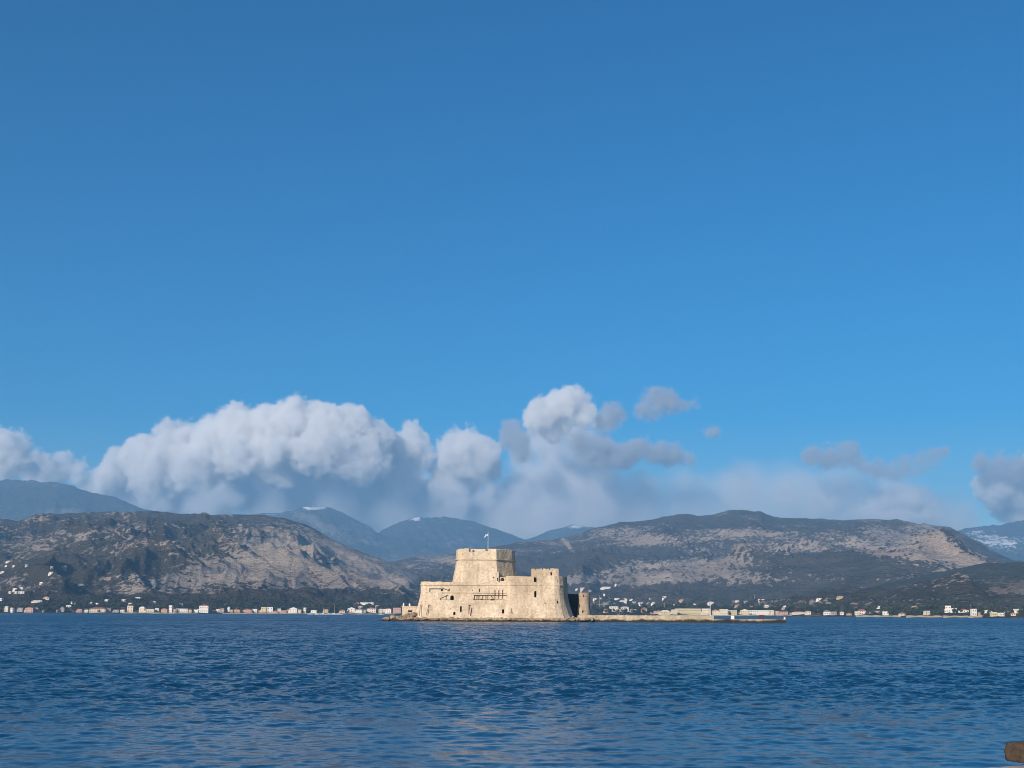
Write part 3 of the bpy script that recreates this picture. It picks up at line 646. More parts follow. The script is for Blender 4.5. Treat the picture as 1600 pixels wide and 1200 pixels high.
H = [
 (9.5,956,6,8,'cream','flat','cream two-storey block at the far-left end of the shore'),
 (18,957,5,9,'white','red','narrow white house beside the cream block at far left'),
 (31,956,8,6,'grey','flat','low grey house left of the pink gabled villa'),
 (45,957,13,9,'pink','gable','pink villa with a broad red gable near the left end of the shore'),
 (57,957,4.5,7,'pink','flat','narrow pink annex touching the gabled pink villa'),
 (97,956,6,8,'grey','grey','lone grey house among dark trees left of the long cream villa'),
 (107,949,7,3,'white','flat','low white house tucked behind the trees right of the lone grey house'),
 (116,956,5,4,'tan','red','small tan cottage between the lone grey house and long cream villa'),
 (152,957,24,8,'cream','red','long cream villa with many windows and red roof on the left shore'),
 (170,956,5,5,'tan','flat','small tan shed at the right end of the long cream villa'),
 (203,957,9,10,'cream','flat','tall cream block standing alone right of the long villa'),
 (221,957,9,9,'cream','white','cream house with pale roof, second building right of the long villa'),
 (234,957,13,5,'cream','flat','low cream range right of the pale-roofed cream house'),
 (245,956,6,5,'white','flat','small white box house left of the tan red-roofed house'),
 (256,957,10,7,'tan','red','tan house with a red roof left of a tall narrow white house'),
 (266,957,5,10.5,'white','flat','tall narrow white house on the left shore'),
 (284,957,18,5.5,'white','flat','long low white building left of the big white waterfront block'),
 (306,957,7,4,'white','flat','low white annex on the left side of the big white waterfront block'),
 (318,957.5,14,13,'white','red','big white waterfront block with a red roof, tallest on the left shore'),
 (334,957,6,4,'tan','red','low tan cottage just right of the big white block'),
 (347,957,6,6,'grey','flat','small grey house in trees right of the big white block'),
 (357,956,4,8,'white','white','slim white house with peaked pale roof in the left shore trees'),
 (369,957,12,6,'tan','red','tan bungalow with red roof left of the salmon terrace'),
 (386,957,14,6,'pink','red','salmon pink terrace left of the yellow house'),
 (398,957,7,5,'white','flat','small white house between salmon terrace and yellow house'),
 (412,957,8,8,'yellow','flat','yellow two-storey house on the left shore'),
 (421.5,957,9,8,'white','flat','white two-storey house touching the yellow house'),
 (430,958,8,4,'pink','red','low pink cottage right of the yellow and white pair'),
 (443,958,9,4,'pink','flat','flat pink bungalow left of the white hipped house'),
 (458,958,12,9,'white','white','white house with a pale hipped roof left of the marina'),
 (476,958,4,8,'white','flat','slender white tower house at the left edge of the marina'),
 (490,958,9,4,'white','flat','low white harbour shed behind the moored boats'),
 (549,957,12,8,'white','white','white house with pale pitched roof right of the marina'),
 (561,958,10,5,'white','flat','low white range left of the pair of white villas near the fortress'),
 (563,953,6,5,'white','flat','small white upper house behind the low white range'),
 (580,957,14,8,'white','red','wide white villa with red roof between the marina and fortress'),
 (589,954,4.5,8,'tan','flat','tan tower at the right end of the wide white villa'),
 (573,943.5,21,1.8,'white','flat','long thin white roofed warehouse on the slope behind the marina'),
 (607,958.5,8,9,'white','gable','white gabled house left of the pink apartment block'),
 (620,958.5,12,8.5,'pink','flat','pink-grey apartment block just left of the fortress islet'),
 (600,957,5,5,'white','flat','small white house tucked left of the white gabled house'),
 (13,879,6,3.4,'white','red','highest white house with red roof on the far-left slope'),
 (9,886,3,2.6,'white','flat','tiny white house below the highest house on the left slope'),
 (21,886,3,2.6,'white','flat','tiny white house midway along the upper left slope row'),
 (40.5,886.5,4,4,'white','flat','bright white cube house at the right of the upper left row'),
 (3.5,896,5,3,'white','flat','white house at the picture edge below the upper left row'),
 (79,898,6,4,'white','flat','white house below the tan farm on the left slope'),
 (98,889,10,5,'tan','flat','tan farmhouse group on the left slope'),
 (80,888,4,3,'grey','flat','small grey barn left of the tan farmhouse'),
 (64,913,5,3.2,'white','flat','lone white house above the cream barn on the left slope'),
 (23,922.5,6,3,'white','flat','upper left house of the white hamlet on the low left slope'),
 (33,921,5,3,'white','flat','upper right house of the white hamlet on the low left slope'),
 (15,927.5,4,3,'white','flat','lower left house of the white hamlet on the low left slope'),
 (24,927.5,5.5,3,'cream','flat','lower middle cream house of the white hamlet on the low left slope'),
 (33,927.5,9,3,'white','flat','long lower right house of the white hamlet on the low left slope'),
 (72,937,8,5.5,'cream','gable','cream gabled barn alone on the low left slope'),
 (58,941.5,13,3,'white','flat','long white shed below the cream gabled barn'),
 (1,939,4,4,'white','flat','white house at the picture edge below the white hamlet'),
 (114,943.5,7,3,'white','flat','white house above the lone grey house and its trees'),
 (141,945.5,4.5,4,'white','flat','left one of two small white houses above the long cream villa'),
 (151,946,4,3.5,'white','flat','right one of two small white houses above the long cream villa'),
 (167,940,7,3,'white','flat','upper white house left of the white field track'),
 (170.5,943.5,6,2.6,'cream','flat','lower cream house left of the white field track'),
 (193,939.5,6,2.6,'white','flat','white house at the right end of the white field track'),
 (203,946,5,3.6,'white','flat','white house directly behind the tall cream block'),
 (215,936,8,2.4,'white','flat','flat white house above the pale-roofed cream house'),
 (241,944,3,4,'white','flat','tiny white tower above the tan red-roofed house'),
 (282,946,7,2.6,'grey','flat','grey roofed shed behind the long low white building'),
 (352,948,4,4,'white','flat','tiny white house on the rise right of the big white block'),
 (901.5,922.5,3.5,2.6,'white','flat','tiny white house touching the skyline of the dark fortress gap'),
 (912,920.5,10,3.4,'cream','red','cream farm with red roof on the slope above the fortress turret'),
 (922,924,4,2.2,'grey','flat','small grey house just above the fortress turret'),
 (950,920,17,3,'white','flat','long white farm building on the slope right of the turret'),
 (962.5,915.5,3,3,'white','flat','tiny white house up the slope from the long white farm'),
 (930,937.5,5,3,'white','flat','first white house right of the turret in the slope village'),
 (938.5,936,5,3,'white','red','red-roofed white house beside the first house right of the turret'),
 (944,931,3,3,'white','flat','tiny white house above the red-roofed one right of the turret'),
 (953,936,4,2.8,'grey','flat','grey house in the middle of the slope village'),
 (964,938,8,3,'white','flat','broad white house in the middle of the slope village'),
 (976,937,8,2.6,'white','red','upper of two stacked houses in the slope village'),
 (974.5,941,9,2.8,'white','flat','lower of two stacked houses in the slope village'),
 (986,939,6,3.6,'white','white','white house with peaked roof right of the two stacked houses'),
 (991,943,6,3,'grey','flat','grey house below the peaked white house in the slope village'),
 (1002,944.5,9,2.8,'white','flat','long white house at the right end of the slope village'),
 (1013,944,4,2.4,'grey','flat','small grey house following the long white house of the village'),
 (1021,944,6,3,'white','white','last white house of the slope village before the chimney'),
 (1018,937,7,2.4,'white','flat','lone white shed above the end of the slope village'),
 (1038.5,935,5.5,3,'white','flat','solitary bright white house high on the middle slope'),
 (1066,939.5,8,4,'tan','red','tan farmhouse with red roof on the middle slope'),
 (1085,946.5,5.5,3.4,'white','white','white house peeping over the long yellow hall'),
 (1054,946.5,3,2.2,'white','flat','tiny white house left above the long yellow hall'),
 (1111.5,944.5,9,4.4,'white','white','large white domed-looking house behind the lamp post'),
 (960,955.5,13,7.5,'white','flat','white flat-roofed waterfront villa seen over the pier, nearer the turret'),
 (977,955.5,12,8.5,'white','grey','white waterfront villa with grey roof seen over the pier'),
 (1007,957,8,8,'pink','red','dark pink pavilion with red roof on the waterfront over the pier'),
 (1022,959,9,4,'tan','flat','low tan boathouse left of the yellow waterfront halls'),
 (1040,960.5,15,7,'yellow','white','round-ended yellow hall at the left end of the waterfront halls'),
 (1078,960.5,36,9,'yellow','flat','long yellow waterfront hall with a row of tall windows'),
 (1103,960.5,12,9,'cream','flat','cream hall adjoining the right end of the long yellow hall'),
 (1118.5,961,10,9,'cream','red','cream red-roofed house right of the lamp post'),
 (1131.5,961,13,8.5,'cream','flat','cream block, second building right of the lamp post'),
 (1145.5,961,13,7,'yellow','flat','low yellow block above the pale cabinet of the landing stage'),
 (1164,961,14,9,'yellow','white','yellow house with pale roof left of the long white shed'),
 (1189,961,32,7,'white','flat','long white waterfront shed above the dark red bollards'),
 (1178,950,8,4,'pink','red','pink house with red roof showing behind the long white shed'),
 (1155,948,10,4,'pink','red','brown-roofed pink house behind the yellow pale-roofed house'),
 (1152,941,6,2.6,'white','flat','small white house high behind the landing stage, left of its twin'),
 (1166,941.5,6,2.6,'grey','flat','grey-white house high behind the landing stage, right of its twin'),
 (1190,938.5,9,2,'white','flat','thin white roof alone on the slope above the long white shed'),
 (1198.5,949.5,5,4,'white','flat','white cube house above the right end of the long white shed'),
 (1214,961,8,6,'tan','flat','small tan house at the right end of the long white shed'),
 (1227.5,952,9,6,'grey','white','grey house with pale roof right of the long white shed'),
 (1226,961,11,5,'pink','flat','low pink house directly above the tip of the landing stage'),
 (1238,960.5,8,4,'tan','red','tan cottage just right of the landing stage tip'),
 (1250,960,17,5,'white','red','long white house with red roof left of the dark tree clump'),
 (1293,961,11,7,'white','grey','white house with grey roof right of the dark tree clump'),
 (1281,937.5,8,2.4,'white','flat','white hilltop house left of the hilltop ruin cluster'),
 (1313,936,9,4,'tan','flat','pale hilltop house group on the knoll of the right shore'),
 (1316,961,5.5,6.5,'white','red','small white red-roofed house between tree clumps on the right shore'),
 (1348,960,11,8,'white','red','white house with red roof left of the long low sea wall'),
 (1366,958,16,3.2,'grey','flat','low grey shed behind the long sea wall'),
 (1375,951,7,4,'white','white','white house with peaked roof above the low grey shed'),
 (1432,951,9,4,'tan','flat','tan house among poplars on the right shore'),
 (1482,957,8,10,'white','flat','tall white tower-like house on the right shore'),
 (1491,957,8,6,'white','flat','white lower wing right of the tall tower-like house'),
 (1507,957,13,5.5,'white','red','white red-roofed house between tower-like house and arched gatehouse'),
 (1523,962,7.5,10,'white','flat','white arched gatehouse on the right waterfront'),
 (1543,958,15,4.5,'white','white','long white pale-roofed house right of the gatehouse'),
 (1554,963,8,6,'yellow','flat','yellow waterfront hut below the long pale-roofed house'),
 (1576,958,7,3,'white','grey','low white grey-roofed house near the right end of the shore'),
 (1593,958,12,6,'white','flat','white two-storey house at the right end of the shore'),
 (1520.5,947.5,3.5,2.4,'white','flat','tiny white house above the arched gatehouse'),
 (64,957,7,5,'white','red','white red-roofed cottage right of the narrow pink annex'),
 (90,957,5,4,'cream','flat','tiny cream shed touching the left of the lone grey house'),
 (124,957,8,5,'pink','flat','pink shed with a flat top right of the small tan cottage'),
 (134,957,6,4,'white','flat','small white shed just left of the long cream villa'),
 (181,957,8,4,'grey','flat','low grey shed in the gap between long villa and tall cream block'),
 (191,957,6,6,'white','red','white house with red roof left of the tall cream block'),
 (273,957,5,5,'pink','flat','small pink house squeezed right of the tall narrow white house'),
 (296,957,6,6,'cream','red','cream red-roofed house in the trees left of the big white block'),
 (326,957,4,6,'grey','flat','slim grey house touching the right of the big white block'),
 (340,957,6,5,'cream','flat','small cream house between low tan cottage and small grey house'),
 (361.5,957,5,4,'tan','flat','tiny tan shed right of the slim peaked house'),
 (405,957,6,4,'tan','red','tan red-roofed shed left of the yellow house'),
 (436,957.5,5,6,'cream','flat','small cream house behind the low pink cottages'),
 (450,957.5,6,6,'tan','red','tan house with red roof touching the left of the hipped white house'),
 (467,958,7,5,'cream','flat','cream house between the hipped white house and slender tower house'),
 (509,957.5,8,5,'tan','flat','tan marina office behind the left sailboat'),
 (535,957.5,8,5,'cream','red','cream red-roofed house at the right end of the marina'),
 (569,958,5,5,'grey','flat','grey shed between the low white range and wide white villa'),
 (594,958,5,6,'cream','flat','cream house touching the tan tower of the wide villa'),
 (948,957,8,5,'tan','flat','low tan building in the trees left of the flat-roofed villa over the pier'),
 (990,957,9,5,'grey','flat','low grey shed between the grey-roofed villa and dark pink pavilion'),
 (1030,959.5,7,6,'cream','red','cream red-roofed house left of the round-ended hall'),
 (1054,960,9,7,'cream','flat','cream house joining the round-ended hall to the long yellow hall'),
 (1206,961,7,7,'cream','flat','cream house at the right end of the long white waterfront shed'),
 (1263,961,8,5,'cream','flat','cream cottage at the left foot of the dark tree clump'),
 (1304,961,7,5,'grey','flat','low grey cottage right of the grey-roofed house by the tree clump'),
 (1327,961.5,8,4,'tan','red','tan red-roofed cottage right of the small white red-roofed house'),
 (1339,961,6,5,'cream','flat','cream annex left of the white house by the long sea wall'),
 (1384,961,9,5,'white','flat','white bungalow at the right end of the long sea wall'),
 (1411,962,8,5,'cream','red','cream red-roofed bungalow between the short wall piece and the poplars'),
 (1450,961,8,6,'cream','flat','cream house behind the grey-yellow sea wall'),
 (1534,962,6,5,'tan','flat','tan hut touching the right of the arched gatehouse'),
 (1566,963,8,5,'white','flat','white bungalow right of the yellow waterfront hut'),
 (1584,962,7,5,'cream','red','cream red-roofed bungalow before the last white house at right'),
]
for h_ in H: house(*h_)
# waterfront sea walls on the right shore
for px, w, lab in ((1365,40,'long yellowish sea wall under the low grey shed'),(1401,9,'short yellowish sea wall piece standing alone'),(1432,22,'yellowish sea wall under the poplars'),(1460,16,'grey-yellow sea wall left of the tower-like house'),(1496,30,'yellowish sea wall under the tower-like house'),(1524,14,'short sea wall either side of the arched gatehouse'),(250,110,'low cream strip imitating the mirage line under the left shore houses'),(410,120,'low cream strip imitating the mirage line from the salmon terrace to the yellow and white pair'),(520,90,'pale strip imitating the mirage line behind the marina boats'),(590,56,'pale strip imitating the mirage line under the villas left of the fortress islet'),(1120,170,'long pale strip imitating the mirage line under the waterfront halls')):  # left and middle ones are added strips standing in for the mirage line
    Y = shoreY(px)+4; k = Y*math.cos(PITCH)/F; n = 12; c = P(px, 963, Y)
    mb = MB(); sgs = max(3, int(w/3)); vv = []
    for i in range(sgs+1):
        u = -w/2+w*i/sgs; x = u*k; y = shoreY(px+u)+4-Y; tp = (2.6 if px > 1300 else 1.9)+0.3*math.sin(i*1.7+px)-c.z
        vv += [(x, y, -1-c.z), (x, y, tp), (x, y+1.2, tp), (x, y+1.2, -1-c.z)]
    ff = [(4*i+a, 4*i+4+a, 4*i+4+(a+1) % 4, 4*i+(a+1) % 4) for i in range(sgs) for a in range(4)]+[(0,1,2,3), (4*sgs+3, 4*sgs+2, 4*sgs+1, 4*sgs)]
    mb.add(vv, ff)
    o = mb.build('sea_wall', M['seawall']); o.location = (c.x, Y, c.z); tag(o, lab, 'wall', 'sea walls on the far shore')
# ------------------------------------------------------------------ trees
def crown_pts(mb, cx, cy_, cz, rx, rz, n, rr, s=0.9, cyp=False):
    for _ in range(n):
        while True:
            a = Vector((rr.uniform(-1,1), rr.uniform(-1,1), rr.uniform(-1,1)))
            if 0.25 < a.length < 1: break
        if cyp: a.x *= (1-max(0, a.z))*0.9+.1; a.y *= (1-max(0, a.z))*0.9+.1
        c = Vector((cx+a.x*rx, cy_+a.y*rx, cz+a.z*rz)); d = Vector((rr.uniform(-1,1), rr.uniform(-1,1), rr.uniform(-1,1))).normalized()
        u = d.orthogonal().normalized()*s*rr.uniform(.6,1.3); w = d.cross(u).normalized()*s*rr.uniform(.5,1.1)
        mb.add([c-u-w*.6, c+u*.8-w, c+u+w*.7, c-u*.7+w], [(0,1,2,3)])
def tree(px, py, hpx, wpx, kind, label):
    q = land(px, py) or P(px, 957, shoreY(px)+10)
    k = q.y*math.cos(PITCH)/F; Hm = hpx*k; Wm = wpx*k/2; rr = random.Random(int(px*3+py))
    e = bpy.data.objects.new('cypress_tree' if kind == 'c' else 'tree', None); COL.objects.link(e); e.location = q-Vector((0,0,.3)); tag(e, label, 'tree', 'trees standing out along the far shore')
    mb = MB(); mb.tube((0,0,0), (Wm*.1,0,Hm*0.55), 0.35, 0.16, 7)
    if kind != 'c':
        for a in (0.6, 2.5, 4.4): mb.tube((Wm*.06,0,Hm*0.35), (math.cos(a)*Wm*.6, math.sin(a)*Wm*.6, Hm*0.68), 0.16, 0.06, 5)
    mb.build('trunk', M['trunk'], e)
    mb = MB()
    if kind == 'c': crown_pts(mb, 0, 0, Hm*0.55, Wm, Hm*0.48, 260, rr, 0.5, True)
    else:
        for j in range(7):
            a = rr.uniform(0, 6.28); d = rr.uniform(0, .55)*Wm
            crown_pts(mb, math.cos(a)*d, math.sin(a)*d, Hm*rr.uniform(.45,.8), Wm*rr.uniform(.4,.6), Hm*rr.uniform(.16,.26), 60, rr, 0.6)
    mb.build('crown', M['leaf3' if kind == 'c' else 'leaf2' if kind == 'o' else 'leaf'], e)
T_ = [
 (73,957,9,12,'d','dark round tree between the pink annex and the lone grey house'),(85,957,8,9,'d','smaller dark tree just left of the lone grey house'),
 (212,957,11,9,'d','dark tall tree between the tall cream block and pale-roofed house'),(294,956,12,9,'d','dark bushy tree left of the big white waterfront block'),
 (330,955,14,11,'o','big grey-green tree right of the big white waterfront block'),(376,953,12,10,'d','dark tree rising behind the tan bungalow'),
 (547,951,14,9,'d','tall dark tree with a round head above the pitched white house'),(538,955,9,11,'d','dark tree between the marina and the pitched white house'),
 (629,957,12,5,'c','dark cypress beside the left tip of the fortress islet'),(634.5,955,14,3.6,'c','slim black cypress rising above the stone hut'),
 (930,957,9,13,'d','broad dark tree just right of the fortress turret'),(941,957,8,10,'d','second dark tree right of the turret'),(1006,953,10,6,'d','dark palm-like tree above the dark pink pavilion'),
 (1269,960,14,16,'d','biggest dark round tree of the clump on the right shore'),(1283,960,11,10,'d','round dark tree at the right of the big shore clump'),(1257,956,13,12,'o','olive green tree behind the big dark shore clump'),
 (1330,961,10,9,'d','dark tree left of the white house by the long sea wall'),(1391,961,9,10,'o','olive tree left of the short sea wall piece'),(1421,960,13,8,'o','loose olive tree left of the poplars'),
 (1444,960,13,8,'d','dark tree under the tan house among poplars'),(1459,959,15,4,'c','tall poplar-like cypress, left of a pair on the right shore'),(1465,959,16,5,'c','tall poplar-like cypress, right of a pair on the right shore'),
 (1472,960,10,8,'o','olive tree touching the left side of the tower-like house'),(1535,962,9,8,'d','dark tree right of the arched gatehouse'),(1565,962,7,10,'d','low dark tree near the right end of the shore'),
 (1520,951,8,6,'d','dark tree crown behind the arched gatehouse'),
]
for a in T_: tree(*a)
def treeline():
    for nm, key, seed, lab in (('woods','leaf',7,'dark belt of coastal woods and orchards behind the shore houses'),('scrub','leaf2',9,'olive scrub and hedges scattered over the coastal plain')):
        mb = MB(); rr = random.Random(seed); segs = [(470,542,949,957,90),(160,215,944,955,30),(225,310,948,956,50),(320,470,948,956,70),(330,400,940,948,30),(540,640,950,957,36),(925,1060,950,959,60),(1050,1230,948,956,60),(1230,1330,948,960,55),(1330,1600,950,962,80),(-150,160,946,957,80),(1600,1800,950,962,40),(60,640,935,948,90),(930,1500,932,948,110)]
        for (a, b, y0, y1, n) in segs:
            for _ in range(int(n*(1.3 if nm == 'woods' else 0.8))):
                px = rr.uniform(a, b); py = rr.uniform(y0, y1); q = land(px, py)
                if q is None: continue
                k = q.y/1950.0; H_ = rr.uniform(3.5, 8.5)*(1 if y1 > 950 else 0.55)*k; Wd = rr.uniform(2, 4.5)*k*(1 if y1 > 950 else 0.8)
                mb.tube(q-Vector((0,0,.5)), q+Vector((0,0,H_*.5)), 0.25, 0.12, 4)
                for j in range(3):
                    crown_pts(mb, q.x+rr.uniform(-.5,.5)*Wd, q.y+rr.uniform(-.5,.5)*Wd, q.z+H_*rr.uniform(.4,.8), Wd*.6, H_*.28, 24, rr, 0.85)
        o = mb.build(nm, M[key]); tag(o, lab, 'trees', None, 'stuff')
treeline()
# masts
def mast(px, y0, y1, label):
    q = land(px, y0); 
    if q is None: return
    k = q.y/1950.0; h = (y0-y1)*k
    e = bpy.data.objects.new('radio_mast', None); COL.objects.link(e); e.location = q; tag(e, label, 'mast')
    mb = MB(); mb.tube((0,0,0), (0,0,h), 0.28, 0.16, 6); mb.build('pole', M['metal'], e)
    mb = MB(); mb.tube((-.6,0,h*.93), (.6,0,h*.93), 0.15, 0.15, 5); mb.build('crossarm', M['metal'], e)
mast(937, 948, 930, 'thin pale mast right of the turret'); mast(1173.5, 936, 928, 'white mast high on the slope behind the landing stage, left of its pair')
mast(1178.7, 936, 928.5, 'fainter mast high on the slope behind the landing stage, right of its pair'); mast(1038.6, 951, 942.5, 'pale chimney-like mast above the round-ended yellow hall')
# ------------------------------------------------------------------ boats
def boat(px, Y, Lm, mastm, label, rot=0.0, hull='white'):
    x = P(px, 958, Y).x; e = bpy.data.objects.new('sailboat' if mastm else 'motorboat', None); COL.objects.link(e); e.location = (x, Y, 0); e.rotation_euler = (0,0,rot)
    tag(e, label, 'boat', 'white boats moored off the far shore')
    B = Lm*0.15; n = 10; v = []
    for i in range(n+1):
        u = i/n; w = B*math.sin(math.pi*min(1, 0.25+u*0.75))**0.7 if u < 1 else 0.02
        z = 1.0+0.35*u*u
        v += [((u-.5)*Lm, -w, z), ((u-.5)*Lm*0.92, -w*.55, -0.3), ((u-.5)*Lm*0.92, w*.55, -0.3), ((u-.5)*Lm, w, z)]
    f = []
    for i in range(n):
        a = i*4; b = a+4
        f += [(a, a+1, b+1, b), (a+1, a+2, b+2, b+1), (a+2, a+3, b+3, b+2), (a+3, a, b, b+3)]
    f += [(3,2,1,0), (n*4, n*4+1, n*4+2, n*4+3)]
    link_mesh('hull', mesh_py('hull', v, f), M['white'], e)
    mb = MB(); mb.add([(-Lm*.22,-B*.6,1.0),(Lm*.15,-B*.5,1.0),(Lm*.15,B*.5,1.0),(-Lm*.22,B*.6,1.0),(-Lm*.2,-B*.5,1.9),(Lm*.05,-B*.4,1.8),(Lm*.05,B*.4,1.8),(-Lm*.2,B*.5,1.9)], [(3,2,1,0),(4,5,6,7),(0,1,5,4),(1,2,6,5),(2,3,7,6),(3,0,4,7)]); mb.build('cabin', M['white'], e)
    if mastm:
        mb = MB(); mb.tube((Lm*.06,0,1.2), (Lm*.06,0,mastm), 0.16, 0.1, 6); mb.build('mast', M['metal'], e)
        mb = MB(); mb.tube((Lm*.05,0,2.2), (-Lm*.36,0,2.3), 0.17, 0.15, 6); mb.build('boom', M['metal'], e)
boat(485, 2085, 10, 0, 'white motorboat at the left end of the marina', 0.3); boat(505, 2090, 12, 13, 'sailboat with a bare mast, left one in the marina', 0.1)
boat(522, 2095, 13, 15, 'sailboat with the taller bare mast, right one in the marina', -0.15); boat(495, 2100, 9, 0, 'white motorboat left of the left sailboat in the marina', -0.2)
boat(530, 2080, 12, 0, 'white motorboat at the right end of the marina', 0.05); boat(514, 2085, 10, 0, 'white motorboat between the two marina sailboats', 0.2)
boat(596, 2040, 9, 12, 'small sailboat just left of the fortress islet', 0.4)
boat(967, 1500, 8, 9, 'small white sailboat seen over the pier near the turret', 0.8); boat(1010, 1700, 8, 0, 'white motorboat seen over the pier below the dark pink pavilion', 0.3)
# ------------------------------------------------------------------ near quay and stone block, bottom right
def near():
    def g(px, py, z=0.95):
        d = ray(px, py); t = (z-CAMH)/d.z; return CAM+d*t
    a = g(1535, 1200.2); b = g(1640, 1193.8); dr = (b-a); dr.z = 0; dr.normalize()
    far = b+dr*14; lf = a-dr*0.1; back = Vector((dr.y, -dr.x, 0))
    # the quay's corner lies just outside the frame and its front edge runs back past the photographer
    pl = [lf-dr*2.6+back*0.65, lf, far, far+back*40, lf-dr*30+back*40, lf-dr*30+back*12]
    poly = [(p.x, p.y) for p in pl]
    me = loft('quay', poly, [(-1.5, 0), (0.93, 0), (0.95, -0.03)], 0.012, step=0.5, seed=51, topj=0.0)
    o = link_mesh('quayside', me, M['quay']); tag(o, 'pale stone quay edge in the bottom right corner', 'quay')
    q0 = g(1573, 1197.2); k = q0.y*math.cos(PITCH)/F
    bm = bmesh.new(); bmesh.ops.create_cube(bm, size=1)
    bmesh.ops.subdivide_edges(bm, edges=bm.edges, cuts=9, use_grid_fill=True)
    Hh = 36*k
    for v in bm.verts:
        c = v.co.copy(); s = max(abs(c.x), abs(c.y), abs(c.z))
        rnd = (c.normalized()*0.62-c)*0.22
        v.co = c+rnd; n_ = 0.05*float(fbm(np.array(c.x*4+c.z*2.3), np.array(c.y*4+c.z*3.1), 4, 61))
        v.co *= 1+n_; v.co.z *= 1.0
    mx = max(v.co.z for v in bm.verts); mn = min(v.co.z for v in bm.verts); xm = min(v.co.x for v in bm.verts)
    for v in bm.verts:
        zz = (v.co.z-mn)/(mx-mn); v.co = Vector(((v.co.x-xm)*0.62, v.co.y*0.42, zz*Hh*0.84*(1+0.12*(v.co.x-xm))))
    me = bpy.data.meshes.new('stone_block'); bm.to_mesh(me); bm.free()
    me.polygons.foreach_set('use_smooth', [True]*len(me.polygons))
    m, t, b_ = mat('brown_stone'); co = objco(t)
    t.links.new(ramp(t, noise(t, co, 9, 6, .7), [(0.3, (0.028,0.018,0.010)), (0.5, (0.078,0.050,0.030)), (0.75, (0.135,0.09,0.055))]), b_.inputs['Base Color']); b_.inputs['Roughness'].default_value = 0.9
    bump(t, noise(t, co, 22, 6, .7), 0.8, 0.03, b_)
    o = link_mesh('stone_block', me, m); o.location = (q0.x+0.235, q0.y+0.28, 0.945); o.rotation_euler = (0,0,math.atan2(dr.y, dr.x)); tag(o, 'rough brown stone block on the quay edge at the bottom right corner', 'stone block')
near()
# ------------------------------------------------------------------ haze
def haze():
    mb = MB(); mb.box(-14000, 14000, -900, 17000, -4, 1620); o = mb.build('haze', None)
    m = bpy.data.materials.new('haze_air'); m.use_nodes = True; t = m.node_tree; t.nodes.clear()
    out = t.nodes.new('ShaderNodeOutputMaterial'); v = t.nodes.new('ShaderNodeVolumePrincipled'); t.links.new(v.outputs[0], out.inputs['Volume'])
    v.inputs['Color'].default_value = (0.32, 0.64, 1.0, 1); v.inputs['Density'].default_value = 7.0e-5; v.inputs['Anisotropy'].default_value = 0.0
    o.data.materials.append(m); tag(o, kind='stuff')
haze()
